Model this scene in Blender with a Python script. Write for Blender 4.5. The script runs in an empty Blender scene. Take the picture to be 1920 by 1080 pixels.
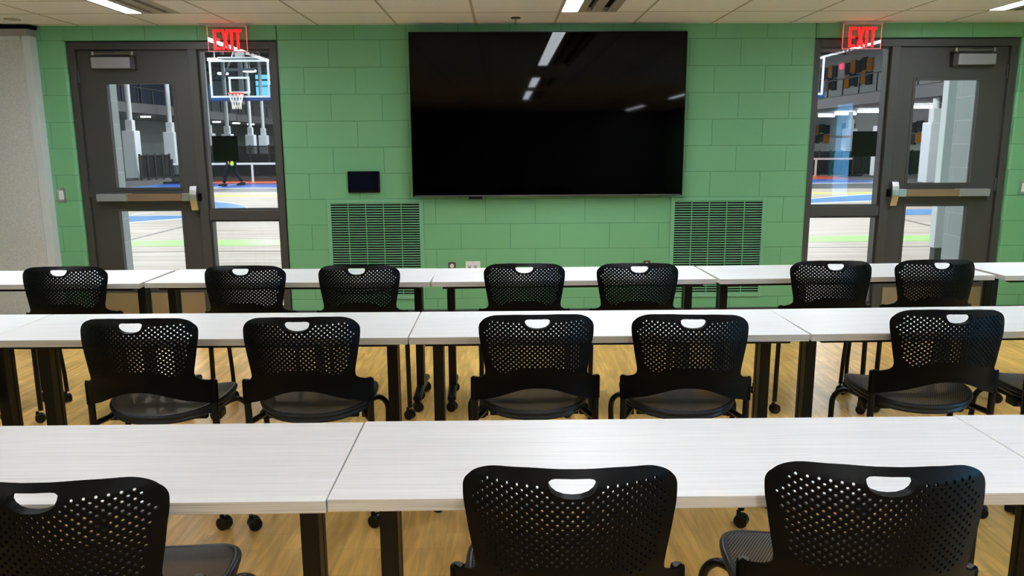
import bpy, bmesh, math, random
from math import sin, cos, pi, radians, sqrt
from mathutils import Vector, Matrix
from mathutils.geometry import delaunay_2d_cdt
random.seed(7)
S = bpy.context.scene
COL = S.collection

# ------------------------------------------------------------------ camera, world, exposure
cam = bpy.data.cameras.new('camera')
cam.sensor_width = 36.0
cam.lens = 1448.9 / 1920 * 36.0
cam.clip_start = 0.05
cam.clip_end = 300
camo = bpy.data.objects.new('camera', cam)
COL.objects.link(camo)
RIGHT = Vector((0.99992231, -0.01127358, -0.00531788))
DOWN = Vector((-0.00729684, -0.18351359, -0.98299009))
FWD = Vector((0.01010591, 0.98295253, -0.1835816))
M = Matrix((RIGHT, -DOWN, -FWD)).transposed()
camo.matrix_world = Matrix.Translation((0, -6.192, 1.4444)) @ M.to_4x4()
S.camera = camo
S.view_settings.view_transform = 'Standard'
S.view_settings.look = 'None'
S.view_settings.gamma = 1
S.view_settings.use_curve_mapping = False
S.view_settings.exposure = 0.87
w = bpy.data.worlds.new('world')
S.world = w
w.use_nodes = True
w.node_tree.nodes['Background'].inputs[0].default_value = (0.16, 0.52, 0.95, 1)
w.node_tree.nodes['Background'].inputs[1].default_value = 13.0
S.cycles.use_denoising = True
S.cycles.max_bounces = 8
S.cycles.diffuse_bounces = 4
S.cycles.glossy_bounces = 4
S.cycles.transparent_max_bounces = 24
S.cycles.sample_clamp_indirect = 8
LAMP = 33.0          # brightness of the room's linear ceiling lights
GYM = 1.0

def gym_lamp(name, x, y, z, sx, sy, power, label):
    L = bpy.data.lights.new(name, 'AREA')
    L.shape = 'RECTANGLE'; L.size = sx; L.size_y = sy
    L.energy = power * GYM; L.color = (0.93, 0.97, 1.0)
    o = bpy.data.objects.new(name, L); o.location = (x, y, z); COL.objects.link(o)
    return o
for gx in (-11, -1, 9):
    for gy in (6, 17, 29, 42, 54):
        gym_lamp('high_bay_light', gx, gy, 6.6, 1.4, 1.4, 450, '')

# ------------------------------------------------------------------ materials
MATS = {}
def mat(name, col=(.5, .5, .5), rough=.5, metal=0.0, ior=1.5, emit=0, ecol=None, coat=0):
    if name in MATS: return MATS[name]
    m = bpy.data.materials.new(name); m.use_nodes = True
    b = m.node_tree.nodes['Principled BSDF']
    b.inputs['Base Color'].default_value = (*col, 1)
    b.inputs['Roughness'].default_value = rough
    b.inputs['Metallic'].default_value = metal
    b.inputs['IOR'].default_value = ior
    if coat: b.inputs['Coat Weight'].default_value = coat
    if emit:
        b.inputs['Emission Color'].default_value = (*(ecol or col), 1)
        b.inputs['Emission Strength'].default_value = emit
    MATS[name] = m
    return m
class N:
    """small node helper"""
    def __init__(s, m): s.nt = m.node_tree; s.b = s.nt.nodes.get('Principled BSDF'); s.m = m
    def n(s, t, **kw):
        x = s.nt.nodes.new(t)
        for k, v in kw.items():
            if k.startswith('i_'):
                key = k[2:].replace('_', ' ')
                x.inputs[int(key) if key.isdigit() else key].default_value = v
            else: setattr(x, k, v)
        return x
    def l(s, a, b): s.nt.links.new(a, b)
def speckle(m, c1, c2, scale=60, bump=.0, dist=.002, stretch=None, detail=3, rmap=None):
    """noise between two close colours, plus optional bump"""
    n = N(m)
    tc = n.n('ShaderNodeTexCoord'); mp = n.n('ShaderNodeMapping')
    mp.inputs['Scale'].default_value = stretch or (1, 1, 1)
    n.l(tc.outputs['Object'], mp.inputs[0])
    no = n.n('ShaderNodeTexNoise', i_Scale=scale, i_Detail=detail)
    n.l(mp.outputs[0], no.inputs['Vector'])
    r = n.n('ShaderNodeValToRGB')
    r.color_ramp.elements[0].position = .35; r.color_ramp.elements[1].position = .65
    r.color_ramp.elements[0].color = (*c1, 1); r.color_ramp.elements[1].color = (*c2, 1)
    n.l(no.outputs['Fac'], r.inputs[0]); n.l(r.outputs[0], n.b.inputs['Base Color'])
    if bump:
        bp = n.n('ShaderNodeBump', i_Strength=bump, i_Distance=dist)
        n.l(no.outputs['Fac'], bp.inputs['Height']); n.l(bp.outputs[0], n.b.inputs['Normal'])
    return m
def brickmat(name, c1, c2, cm, bw, rh, mortar, shift, axes='xz', offset=.5, rough=.5, bump=.5, dist=.004, noise=90, nb=.15, freq=2, smooth=.3):
    m = mat(name, c1, rough); n = N(m)
    tc = n.n('ShaderNodeTexCoord'); sp = n.n('ShaderNodeSeparateXYZ'); cb = n.n('ShaderNodeCombineXYZ')
    n.l(tc.outputs['Object'], sp.inputs[0])
    ad = n.n('ShaderNodeVectorMath', operation='ADD'); ad.inputs[1].default_value = shift
    idx = {'x': 0, 'y': 1, 'z': 2}
    n.l(sp.outputs[idx[axes[0]]], cb.inputs[0]); n.l(sp.outputs[idx[axes[1]]], cb.inputs[1])
    n.l(cb.outputs[0], ad.inputs[0])
    bt = n.n('ShaderNodeTexBrick', offset=offset, offset_frequency=freq, squash=1.0)
    bt.inputs['Scale'].default_value = 1
    bt.inputs['Brick Width'].default_value = bw; bt.inputs['Row Height'].default_value = rh
    bt.inputs['Mortar Size'].default_value = mortar; bt.inputs['Mortar Smooth'].default_value = smooth
    bt.inputs['Color1'].default_value = (*c1, 1); bt.inputs['Color2'].default_value = (*c2, 1); bt.inputs['Mortar'].default_value = (*cm, 1)
    n.l(ad.outputs[0], bt.inputs['Vector']); n.l(bt.outputs['Color'], n.b.inputs['Base Color'])
    no = n.n('ShaderNodeTexNoise', i_Scale=noise, i_Detail=3); n.l(tc.outputs['Object'], no.inputs['Vector'])
    mx = n.n('ShaderNodeMath', operation='MULTIPLY'); mx.inputs[1].default_value = nb; n.l(no.outputs['Fac'], mx.inputs[0])
    sb = n.n('ShaderNodeMath', operation='SUBTRACT'); n.l(mx.outputs[0], sb.inputs[0]); n.l(bt.outputs['Fac'], sb.inputs[1])
    bp = n.n('ShaderNodeBump', i_Strength=bump, i_Distance=dist); n.l(sb.outputs[0], bp.inputs['Height'])
    n.l(bp.outputs[0], n.b.inputs['Normal'])
    return m
G1, G2 = (.158, .415, .205), (.168, .430, .218)
green_block = brickmat('green_block_paint', G1, G2, (.095, .29, .145), .398, .2032, .0035, (.145 + .199, 0, 0), rough=.42, bump=.55, dist=.006, nb=.12, smooth=.6)
green_side = brickmat('green_block_paint_side', G1, G2, (.095, .29, .145), .398, .2032, .0035, (0, 0, 0), axes='yz', rough=.42, bump=.55, dist=.006, nb=.12, smooth=.6)
green_metal = mat('green_painted_metal', (.175, .44, .25), .45)
gym_block = brickmat('grey_block_paint', (.34, .40, .42), (.37, .43, .45), (.48, .54, .56), .4, .2032, .004, (0, 0, 0), axes='yz', rough=.5, bump=.4)
gym_block_x = brickmat('grey_block_paint_facing', (.34, .40, .42), (.37, .43, .45), (.48, .54, .56), .4, .2032, .004, (0, 0, 0), axes='xz', rough=.5, bump=.4)
ceiling_mat = brickmat('ceiling_tile', (.84, .82, .88), (.86, .84, .90), (.42, .395, .34), .604, .485, .010, (.204, .06, 0), axes='xy', offset=0, rough=.85, bump=.3, dist=.003, noise=220, nb=.2, freq=1, smooth=.1)
floor_mat = mat('wood_floor', (.5, .33, .15), .36)
def woodfloor():
    n = N(floor_mat)
    tc = n.n('ShaderNodeTexCoord'); mp = n.n('ShaderNodeMapping'); mp.inputs['Rotation'].default_value = (0, 0, pi/2)
    n.l(tc.outputs['Object'], mp.inputs[0])
    bt = n.n('ShaderNodeTexBrick', offset=.37, offset_frequency=3)
    for k, v in {'Scale': 1, 'Brick Width': .30, 'Row Height': .075, 'Mortar Size': .0006, 'Mortar Smooth': .2, 'Bias': 0}.items(): bt.inputs[k].default_value = v
    bt.inputs['Color1'].default_value = (.84, .525, .16, 1); bt.inputs['Color2'].default_value = (.68, .40, .11, 1); bt.inputs['Mortar'].default_value = (.50, .31, .10, 1)
    n.l(mp.outputs[0], bt.inputs['Vector'])
    m2 = n.n('ShaderNodeMapping'); m2.inputs['Scale'].default_value = (14, 1.6, 1); n.l(tc.outputs['Object'], m2.inputs[0])
    ad = n.n('ShaderNodeMixRGB', blend_type='ADD'); ad.inputs[0].default_value = .6; n.l(m2.outputs[0], ad.inputs[1]); n.l(bt.outputs['Color'], ad.inputs[2])
    no = n.n('ShaderNodeTexNoise', i_Scale=1.6, i_Detail=5, i_Distortion=1.2); n.l(ad.outputs[0], no.inputs['Vector'])
    r = n.n('ShaderNodeValToRGB'); r.color_ramp.elements[0].position = .38; r.color_ramp.elements[1].position = .66
    r.color_ramp.elements[0].color = (.74, .70, .64, 1); r.color_ramp.elements[1].color = (1.08, 1.06, 1.02, 1)
    n.l(no.outputs['Fac'], r.inputs[0])
    mu = n.n('ShaderNodeMixRGB', blend_type='MULTIPLY'); mu.inputs[0].default_value = 1
    n.l(bt.outputs['Color'], mu.inputs[1]); n.l(r.outputs[0], mu.inputs[2]); n.l(mu.outputs[0], n.b.inputs['Base Color'])
woodfloor()
laminate = speckle(mat('white_woodgrain_laminate', (.72, .72, .70), .42, ior=1.38), (.67, .68, .69), (.80, .81, .82), scale=2.2, stretch=(1.3, 170, 170), detail=4)
edge_mat = speckle(mat('laminate_edge_band', (.5, .5, .48), .45), (.42, .41, .385), (.64, .635, .61), scale=2.0, stretch=(1.6, 200, 330), detail=4)
black_metal = mat('black_powder_coated_metal', (.002, .002, .0025), .4, ior=1.35)
black_gloss = mat('black_rubber_and_nylon', (.002, .002, .002), .35, ior=1.35)
chair_plastic = mat('black_moulded_plastic', (.0018, .0017, .0020), .5, ior=1.2)
tube_mat = mat('black_steel_tube', (.002, .0025, .0035), .32, ior=1.35)
cap_mat = mat('grey_metal_cap', (.16, .17, .175), .4, .3)
rim_mat = mat('charcoal_seat_rim', (.012, .014, .018), .42, ior=1.4)
def weave():
    m = bpy.data.materials.new('grey_mesh_fabric'); m.use_nodes = True; n = N(m)
    n.b.inputs['Roughness'].default_value = .8
    tc = n.n('ShaderNodeTexCoord'); mp = n.n('ShaderNodeMapping'); mp.inputs['Rotation'].default_value = (0, 0, radians(28)); n.l(tc.outputs['Object'], mp.inputs[0])
    wv = n.n('ShaderNodeTexWave', i_Scale=52.0, i_Distortion=.6, i_Detail=1.0); n.l(mp.outputs[0], wv.inputs['Vector'])
    wv2 = n.n('ShaderNodeTexWave', bands_direction='Y', i_Scale=90.0); n.l(mp.outputs[0], wv2.inputs['Vector'])
    mu = n.n('ShaderNodeMath', operation='MULTIPLY'); n.l(wv.outputs['Fac'], mu.inputs[0]); n.l(wv2.outputs['Fac'], mu.inputs[1])
    r = n.n('ShaderNodeValToRGB'); r.color_ramp.elements[0].position = .1; r.color_ramp.elements[1].position = .6
    r.color_ramp.elements[0].color = (.012, .012, .013, 1); r.color_ramp.elements[1].color = (.30, .29, .28, 1)
    n.l(mu.outputs[0], r.inputs[0]); n.l(r.outputs[0], n.b.inputs['Base Color'])
    n.b.inputs['Alpha'].default_value = .9
    return m
fabric = weave()
frame_mat = mat('dark_grey_frame_paint', (.055, .052, .050), .42)
door_mat = speckle(mat('dark_grey_door_paint', (.05, .05, .05), .45), (.047, .045, .044), (.054, .052, .050), scale=160)
steel = mat('brushed_steel', (.62, .63, .66), .32, 1.0)
silver = mat('silver_painted_cover', (.30, .30, .32), .4, .3)
bronze = mat('satin_bronze_push_pad', (.30, .19, .12), .35, .45)
tv_black = mat('gloss_black_screen', (.0002, .0002, .0004), .03, ior=1.27)
tv_case = mat('black_bezel', (.0015, .0015, .002), .35, ior=1.3)
white_plastic = mat('white_plastic', (.78, .78, .77), .35)
brown_plastic = mat('brown_plastic', (.09, .055, .04), .4)
recess_shade = mat('painted_recess_shade', (.004, .006, .005), .9)  # near-black colour stands in for the shade inside slots and grilles
lamp_mat = mat('lamp_diffuser', (1, 1, 1), .5, emit=LAMP, ecol=(.935, .985, 1.05))
def lampnodes():
    # lens of the linear lights: less output towards grazing angles, as a prismatic lens does
    n = N(lamp_mat); ge = n.n('ShaderNodeNewGeometry'); d = n.n('ShaderNodeVectorMath', operation='DOT_PRODUCT')
    n.l(ge.outputs['Normal'], d.inputs[0]); n.l(ge.outputs['Incoming'], d.inputs[1])
    m1 = n.n('ShaderNodeMath', operation='MULTIPLY_ADD', use_clamp=True); m1.inputs[1].default_value = .62; m1.inputs[2].default_value = .38
    n.l(d.outputs['Value'], m1.inputs[0]); m2 = n.n('ShaderNodeMath', operation='MULTIPLY'); m2.inputs[1].default_value = LAMP
    n.l(m1.outputs[0], m2.inputs[0]); n.l(m2.outputs[0], n.b.inputs['Emission Strength'])
lampnodes()
trim_white = mat('aluminium_trim', (.74, .75, .82), .4, .2)
trim_grey = mat('grey_header_trim', (.36, .345, .34), .5)
panel_fabric = speckle(mat('grey_woven_panel', (.45, .44, .42), .9), (.50, .50, .515), (.72, .72, .735), scale=6, stretch=(9, 9, 60), detail=5, bump=.2, dist=.002)
red_emit = mat('red_exit_letters', (.8, .005, .005), .4, emit=1.5, ecol=(1, .004, .006))
red_edge = mat('red_lit_acrylic_edge', (.9, .2, .2), .3, emit=.6, ecol=(1, .10, .10))
sign_bar = mat('sign_canopy_metal', (.55, .52, .52), .45)
wall_white = speckle(mat('off_white_wall_paint', (.72, .71, .68), .6), (.70, .69, .66), (.74, .73, .70), scale=5)
baseboard_mat = mat('dark_grey_cove_base', (.04, .042, .042), .5)
def glassmat(name, tint=(1, 1, 1), ior=1.5, rough=0.0, boost=1.0):
    m = bpy.data.materials.new(name); m.use_nodes = True; nt = m.node_tree; nt.nodes.clear(); n = N(m)
    out = n.n('ShaderNodeOutputMaterial'); mx = n.n('ShaderNodeMixShader'); fr = n.n('ShaderNodeFresnel', i_IOR=ior)
    tr = n.n('ShaderNodeBsdfTransparent'); tr.inputs[0].default_value = (*tint, 1)
    gl = n.n('ShaderNodeBsdfGlossy'); gl.inputs['Roughness'].default_value = rough
    mu = n.n('ShaderNodeMath', operation='MULTIPLY', use_clamp=True); mu.inputs[1].default_value = boost
    n.l(fr.outputs[0], mu.inputs[0]); n.l(mu.outputs[0], mx.inputs[0]); n.l(tr.outputs[0], mx.inputs[1]); n.l(gl.outputs[0], mx.inputs[2]); n.l(mx.outputs[0], out.inputs[0])
    return m
glass = glassmat('clear_glass', (.94, .96, .96), boost=.5)
acrylic = glassmat('clear_acrylic', (.97, .97, .97), boost=1.6)
backboard_glass = glassmat('backboard_glass', (.90, .95, .97))
def netmat(name, col, alpha):
    m = mat(name, col, .8); m.node_tree.nodes['Principled BSDF'].inputs['Alpha'].default_value = alpha; return m
fence_mesh = netmat('dark_mesh_screen', (.012, .012, .014), .80)
curtain_mesh = netmat('dark_divider_net', (.015, .016, .018), .62)
court_net = netmat('court_net_mesh', (.01, .01, .012), .6)
gym_wood = mat('maple_court', (.5, .44, .38), .5)
def gymwood():
    n = N(gym_wood)
    tc = n.n('ShaderNodeTexCoord'); mp = n.n('ShaderNodeMapping'); mp.inputs['Scale'].default_value = (.25, 3.2, 1); n.l(tc.outputs['Object'], mp.inputs[0])
    no = n.n('ShaderNodeTexNoise', i_Scale=2.2, i_Detail=5); n.l(mp.outputs[0], no.inputs['Vector'])
    r = n.n('ShaderNodeValToRGB'); r.color_ramp.elements[0].position = .36; r.color_ramp.elements[1].position = .64
    r.color_ramp.elements[0].color = (.36, .295, .245, 1); r.color_ramp.elements[1].color = (.52, .46, .405, 1)
    n.l(no.outputs['Fac'], r.inputs[0]); n.l(r.outputs[0], n.b.inputs['Base Color'])
gymwood()
track_grey = mat('grey_sport_floor', (.13, .13, .135), .5)
c_blue = mat('blue_court_paint', (.03, .14, .62), .3)
c_lblue = mat('light_blue_court_paint', (.08, .28, .62), .3)
c_red = mat('orange_red_court_paint', (.75, .12, .05), .35)
c_green = mat('lime_green_court_paint', (.40, .66, .22), .3)
c_yellow = mat('yellow_green_line_paint', (.66, .72, .15), .3)
c_white = mat('white_line_paint', (.8, .82, .85), .3)
c_line = mat('dark_floor_seam', (.20, .18, .17), .4)
gym_white = mat('gym_white_paint', (.62, .66, .68), .5)
gym_pad = mat('white_padding', (.66, .71, .76), .4)
gym_light = mat('gym_light_wall', (.40, .42, .42), .6)
gym_grey = mat('gym_grey_wall', (.27, .285, .295), .6)
gym_fascia = mat('taupe_grey_fascia', (.085, .085, .09), .5)
gym_dark = mat('dark_steelwork', (.06, .065, .07), .6)
gym_roof = mat('grey_roof_deck', (.16, .17, .175), .7)
navy = mat('navy_panel', (.012, .025, .075), .4)
navy2 = mat('dark_navy_acoustic_panel', (.008, .014, .03), .8)
orange = mat('orange_acoustic_panel', (.42, .16, .012), .8)
royal = mat('royal_blue_panel', (.02, .09, .40), .4)
sky_pane = mat('daylit_window_pane', (.2, .55, .9), .3, emit=1.0, ecol=(.12, .50, .92))
led = mat('led_lens', (1, 1, 1), .4, emit=9, ecol=(.95, .98, 1))
blue_pad = mat('blue_backboard_padding', (.01, .05, .20), .4)
rim_red = mat('red_orange_rim', (.75, .09, .05), .4)
net_white = mat('white_cord', (.85, .85, .85), .6)
rail_dark = mat('dark_grey_rail', (.03, .033, .036), .4)
hose_black = mat('black_matte_panel', (.0015, .0015, .002), .6, ior=1.2)

# ------------------------------------------------------------------ mesh builder
class MB:
    def __init__(s): s.v = []; s.f = []; s.mi = []; s.cur = 0
    def add(s, vs, fs):
        o = len(s.v); s.v += [tuple(p) for p in vs]
        for f in fs: s.f.append(tuple(i + o for i in f)); s.mi.append(s.cur)
        return s
    def box(s, x0, x1, y0, y1, z0, z1, bev=0):
        if bev <= 0:
            vs = [(x, y, z) for x in (x0, x1) for y in (y0, y1) for z in (z0, z1)]
            return s.add(vs, [(0, 1, 3, 2), (4, 6, 7, 5), (0, 4, 5, 1), (2, 3, 7, 6), (0, 2, 6, 4), (1, 5, 7, 3)])
        bm = bmesh.new(); bmesh.ops.create_cube(bm, size=1)
        for q in bm.verts: q.co = Vector(((x0 + x1)/2 + q.co.x*(x1-x0), (y0 + y1)/2 + q.co.y*(y1-y0), (z0+z1)/2 + q.co.z*(z1-z0)))
        bmesh.ops.bevel(bm, geom=bm.edges[:], offset=bev, segments=2, profile=.5, affect='EDGES')
        bm.verts.index_update()
        s.add([q.co[:] for q in bm.verts], [tuple(q.index for q in f.verts) for f in bm.faces]); bm.free()
        return s
    def tube(s, pts, r, n=10, cap=True, closed=False, flat=1.0):
        pts = [Vector(p) for p in pts]; rs = r if isinstance(r, (list, tuple)) else [r]*len(pts)
        rings = []; up = None; L = len(pts)
        for i, p in enumerate(pts):
            if closed: d = pts[(i+1) % L] - pts[i-1]
            else: d = pts[min(i+1, L-1)] - pts[max(i-1, 0)]
            d.normalize()
            if up is None: up = Vector((0, 0, 1)) if abs(d.z) < .9 else Vector((1, 0, 0))
            a = d.cross(up)
            if a.length < 1e-4: a = d.orthogonal()
            a.normalize(); b = a.cross(d); up = b
            rings.append([p + (a*cos(2*pi*k/n) + b*sin(2*pi*k/n)*flat)*rs[i] for k in range(n)])
        vs = [q for R in rings for q in R]; fs = []
        for i in range(L if closed else L-1):
            j = (i+1) % L
            for k in range(n): fs.append((i*n+k, i*n+(k+1) % n, j*n+(k+1) % n, j*n+k))
        if cap and not closed: fs += [tuple(range(n))[::-1], tuple((L-1)*n+k for k in range(n))]
        return s.add(vs, fs)
    def cyl(s, c, r, h, axis='z', n=24, bev=0):
        c = Vector(c); d = {'x': Vector((1, 0, 0)), 'y': Vector((0, 1, 0)), 'z': Vector((0, 0, 1))}[axis]
        if bev: return s.tube([c-d*h/2, c-d*(h/2-bev*.3), c-d*(h/2-bev), c+d*(h/2-bev), c+d*(h/2-bev*.3), c+d*h/2], [r-bev, r-bev*.3, r, r, r-bev*.3, r-bev], n)
        return s.tube([c-d*h/2, c+d*h/2], r, n)
    def prism(s, poly, y0, y1, axis='y'):
        """extrude a 2-D outline; axis y: outline in x,z; axis z: outline in x,y; axis x: outline in y,z"""
        mk = {'y': lambda p, t: (p[0], t, p[1]), 'z': lambda p, t: (p[0], p[1], t), 'x': lambda p, t: (t, p[0], p[1])}[axis]
        n = len(poly); vs = [mk(p, y0) for p in poly] + [mk(p, y1) for p in poly]
        fs = [tuple(range(n)), tuple(range(2*n-1, n-1, -1))] + [(i, i+n, (i+1) % n + n, (i+1) % n) for i in range(n)]
        return s.add(vs, fs)
    def build(s, name, mats, parent=None, smooth=False, loc=None):
        me = bpy.data.meshes.new(name); me.from_pydata(s.v, [], s.f)
        mats = mats if isinstance(mats, (list, tuple)) else [mats]
        for m in mats: me.materials.append(m)
        if len(mats) > 1: me.polygons.foreach_set('material_index', s.mi)
        bm = bmesh.new(); bm.from_mesh(me); bmesh.ops.recalc_face_normals(bm, faces=bm.faces); bm.to_mesh(me); bm.free()
        if smooth:
            me.shade_smooth(); me.set_sharp_from_angle(angle=radians(38))
        o = bpy.data.objects.new(name, me); COL.objects.link(o)
        if parent is not None: o.parent = parent
        if loc: o.location = loc
        return o
def tag(o, label=None, cat=None, group=None, kind=None):
    if label: o['label'] = label
    if cat: o['category'] = cat
    if group: o['group'] = group
    if kind: o['kind'] = kind
    return o
def empty(name, loc=(0, 0, 0), rz=0, **kw):
    o = bpy.data.objects.new(name, None); COL.objects.link(o); o.location = loc; o.rotation_euler.z = rz
    o.empty_display_size = .1
    return tag(o, **kw)
def copy_tree(o, parent=None):
    c = o.copy(); COL.objects.link(c); c.parent = parent
    for ch in list(o.children): copy_tree(ch, c)
    return c
def struct(o, label): return tag(o, label, None, None, 'structure')
def one(name, build, m, label=None, cat=None, group=None, parent=None, smooth=False, kind=None, loc=None):
    b = MB(); build(b); o = b.build(name, m, parent, smooth, loc); return tag(o, label, cat, group, kind)

# ------------------------------------------------------------------ the room shell
CZ = 2.3454; XL, XR, YB = -4.75, 4.75, -16.8
TH = .2
def far_wall(b):
    R_ = .022
    # wall pieces around the two door openings; outer vertical edges of the openings are bull-nosed
    def piece(x0, x1, z0, z1, round0=False, round1=False):
        poly = []
        if round0: poly += [(x0 + R_ - R_*cos(t), R_ - R_*sin(t)) for t in [i*pi/16 for i in range(9)]]
        else: poly.append((x0, 0))
        if round1: poly += [(x1 - R_ + R_*sin(t), R_ - R_*cos(t)) for t in [i*pi/16 for i in range(9)]]
        else: poly.append((x1, 0))
        poly += [(x1, TH), (x0, TH)]
        b.prism(poly, z0, z1, 'z')
    piece(XL - .2, -3.355, 0, CZ + .3, False, True)
    piece(-1.735, 2.425, 0, CZ + .3, True, True)
    piece(4.03, XR + .2, 0, CZ + .3, True, False)
    piece(-3.355, -1.735, 2.235, CZ + .3); piece(2.425, 4.03, 2.235, CZ + .3)
struct(one('wall_far', far_wall, green_block, smooth=True), 'green painted concrete block wall behind the screen')
struct(one('wall_left', lambda b: b.box(XL-.2, XL, YB, 0, 0, CZ+.3), green_side), 'green block side wall left of the tables')
def right_wall(b):
    wy0, wy1, wz0, wz1 = -5.34, -4.38, .62, 2.02
    b.box(XR, XR+.2, YB, wy0, 0, CZ+.3); b.box(XR, XR+.2, wy1, 0, 0, CZ+.3)
    b.box(XR, XR+.2, wy0, wy1, 0, wz0); b.box(XR, XR+.2, wy0, wy1, wz1, CZ+.3)
struct(one('wall_right', right_wall, green_side), 'green block side wall with a window to daylight')
struct(one('wall_back', lambda b: b.box(XL-.2, XR+.2, YB-.2, YB, 0, CZ+.3), mat('grey_wall_paint', (.16, .16, .17), .6)), 'grey wall far behind the tables')
struct(one('floor', lambda b: b.box(XL-.2, XR+.2, YB-.2, .1, -.1, 0), floor_mat), 'honey coloured wood floor of the meeting room')
def win(b):
    x0, x1 = XR+.04, XR+.10
    b.box(x0, x1, -5.34, -5.29, .62, 2.02); b.box(x0, x1, -4.43, -4.38, .62, 2.02)
    b.box(x0, x1, -5.29, -4.43, .62, .67); b.box(x0, x1, -5.29, -4.43, 1.97, 2.02); b.box(x0, x1, -5.29, -4.43, 1.50, 1.53)
w3 = one('window_3', win, frame_mat); struct(w3, 'daylit window in the side wall beside the tables')
one('pane', lambda b: b.box(XR+.066, XR+.072, -5.29, -4.43, .67, 1.97), glass, parent=w3)

# ceiling with openings for the linear lights and air slots
FX = [(-2.608, 'left'), (.412, 'middle'), (3.405, 'right')]
SEG = [(-3.40, -.553), (-6.95, -5.12), (-10.45, -7.93), (-16.2, -13.4)]
def ceil(b):
    xs = [XL-.2]
    for x, _ in FX: xs += [x, x + .385]
    xs.append(XR+.2)
    for i in range(0, len(xs), 2): b.box(xs[i], xs[i+1], YB-.2, 0, CZ, CZ+.03)
    for x, _ in FX:
        ys = [YB-.2]
        for a, c in reversed(SEG if x > 3 else SEG[:3]): ys += [a, c]
        ys.append(0)
        for i in range(0, len(ys), 2): b.box(x, x+.385, ys[i], ys[i+1], CZ, CZ+.03)
struct(one('ceiling', ceil, ceiling_mat), 'beige suspended tile ceiling')
struct(one('ceiling', lambda b: b.box(XL-.2, XR+.2, YB-.2, .2, CZ+.25, CZ+.3), mat('plenum_grey', (.08, .08, .08), .9)), 'grey deck above the suspended ceiling')
for x, side in FX:
    for i, (a, c) in enumerate(SEG if side == 'right' else SEG[:3]):
        words = {'left': 'left hand', 'middle': 'middle', 'right': 'right hand'}[side]
        place = ['ending in front of the green wall', 'above the camera side tables', 'behind the camera', 'at the back of the room'][i]
        e = empty('ceiling_light', (x, a, CZ), label='%s long white linear ceiling light %s' % (words, place), cat='ceiling light', group='linear ceiling lights')
        L = c - a
        one('diffuser', lambda b: b.box(.004, .112, .004, L-.004, .006, .03), lamp_mat, parent=e)
        one('housing', lambda b: (b.box(.0, .004, 0, L, 0, .08), b.box(.112, .118, 0, L, 0, .08), b.box(.004, .112, 0, .004, 0, .08), b.box(.004, .112, L-.004, L, 0, .08), b.box(.0, .118, 0, L, .08, .09)), white_plastic, parent=e)
        g = empty('air_slot_diffuser', (x, a, CZ), label='%s twin slot air diffuser %s' % (words, place), cat='air vent', group='slot air diffusers')
        one('slot_bars', lambda b: (b.box(.118, .165, 0, L, .0, .03), b.box(.207, .275, 0, L, .0, .03), b.box(.320, .384, 0, L, .0, .012)), mat('taupe_slot_metal', (.40, .355, .31), .5), parent=g)
        one('slot_shade_sheet', lambda b: b.box(.118, .384, 0, L, .030, .034), recess_shade, parent=g)  # black sheet, its colour standing for the shade up inside the slots

def basebd(b):
    for x0, x1 in ((-3.55, -3.36), (-1.735, 2.425), (4.03, XR)): b.box(x0, x1, -.012, 0, 0, .115, .003)
struct(one('baseboard_far', basebd, baseboard_mat), 'dark rubber base along the green wall')
struct(one('baseboard_right', lambda b: b.box(XR-.012, XR, YB, 0, 0, .10), baseboard_mat), 'dark rubber base along the right wall')
struct(one('baseboard_left', lambda b: b.box(XL, XL+.012, YB, 0, 0, .10), baseboard_mat), 'dark rubber base along the left wall')

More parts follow.
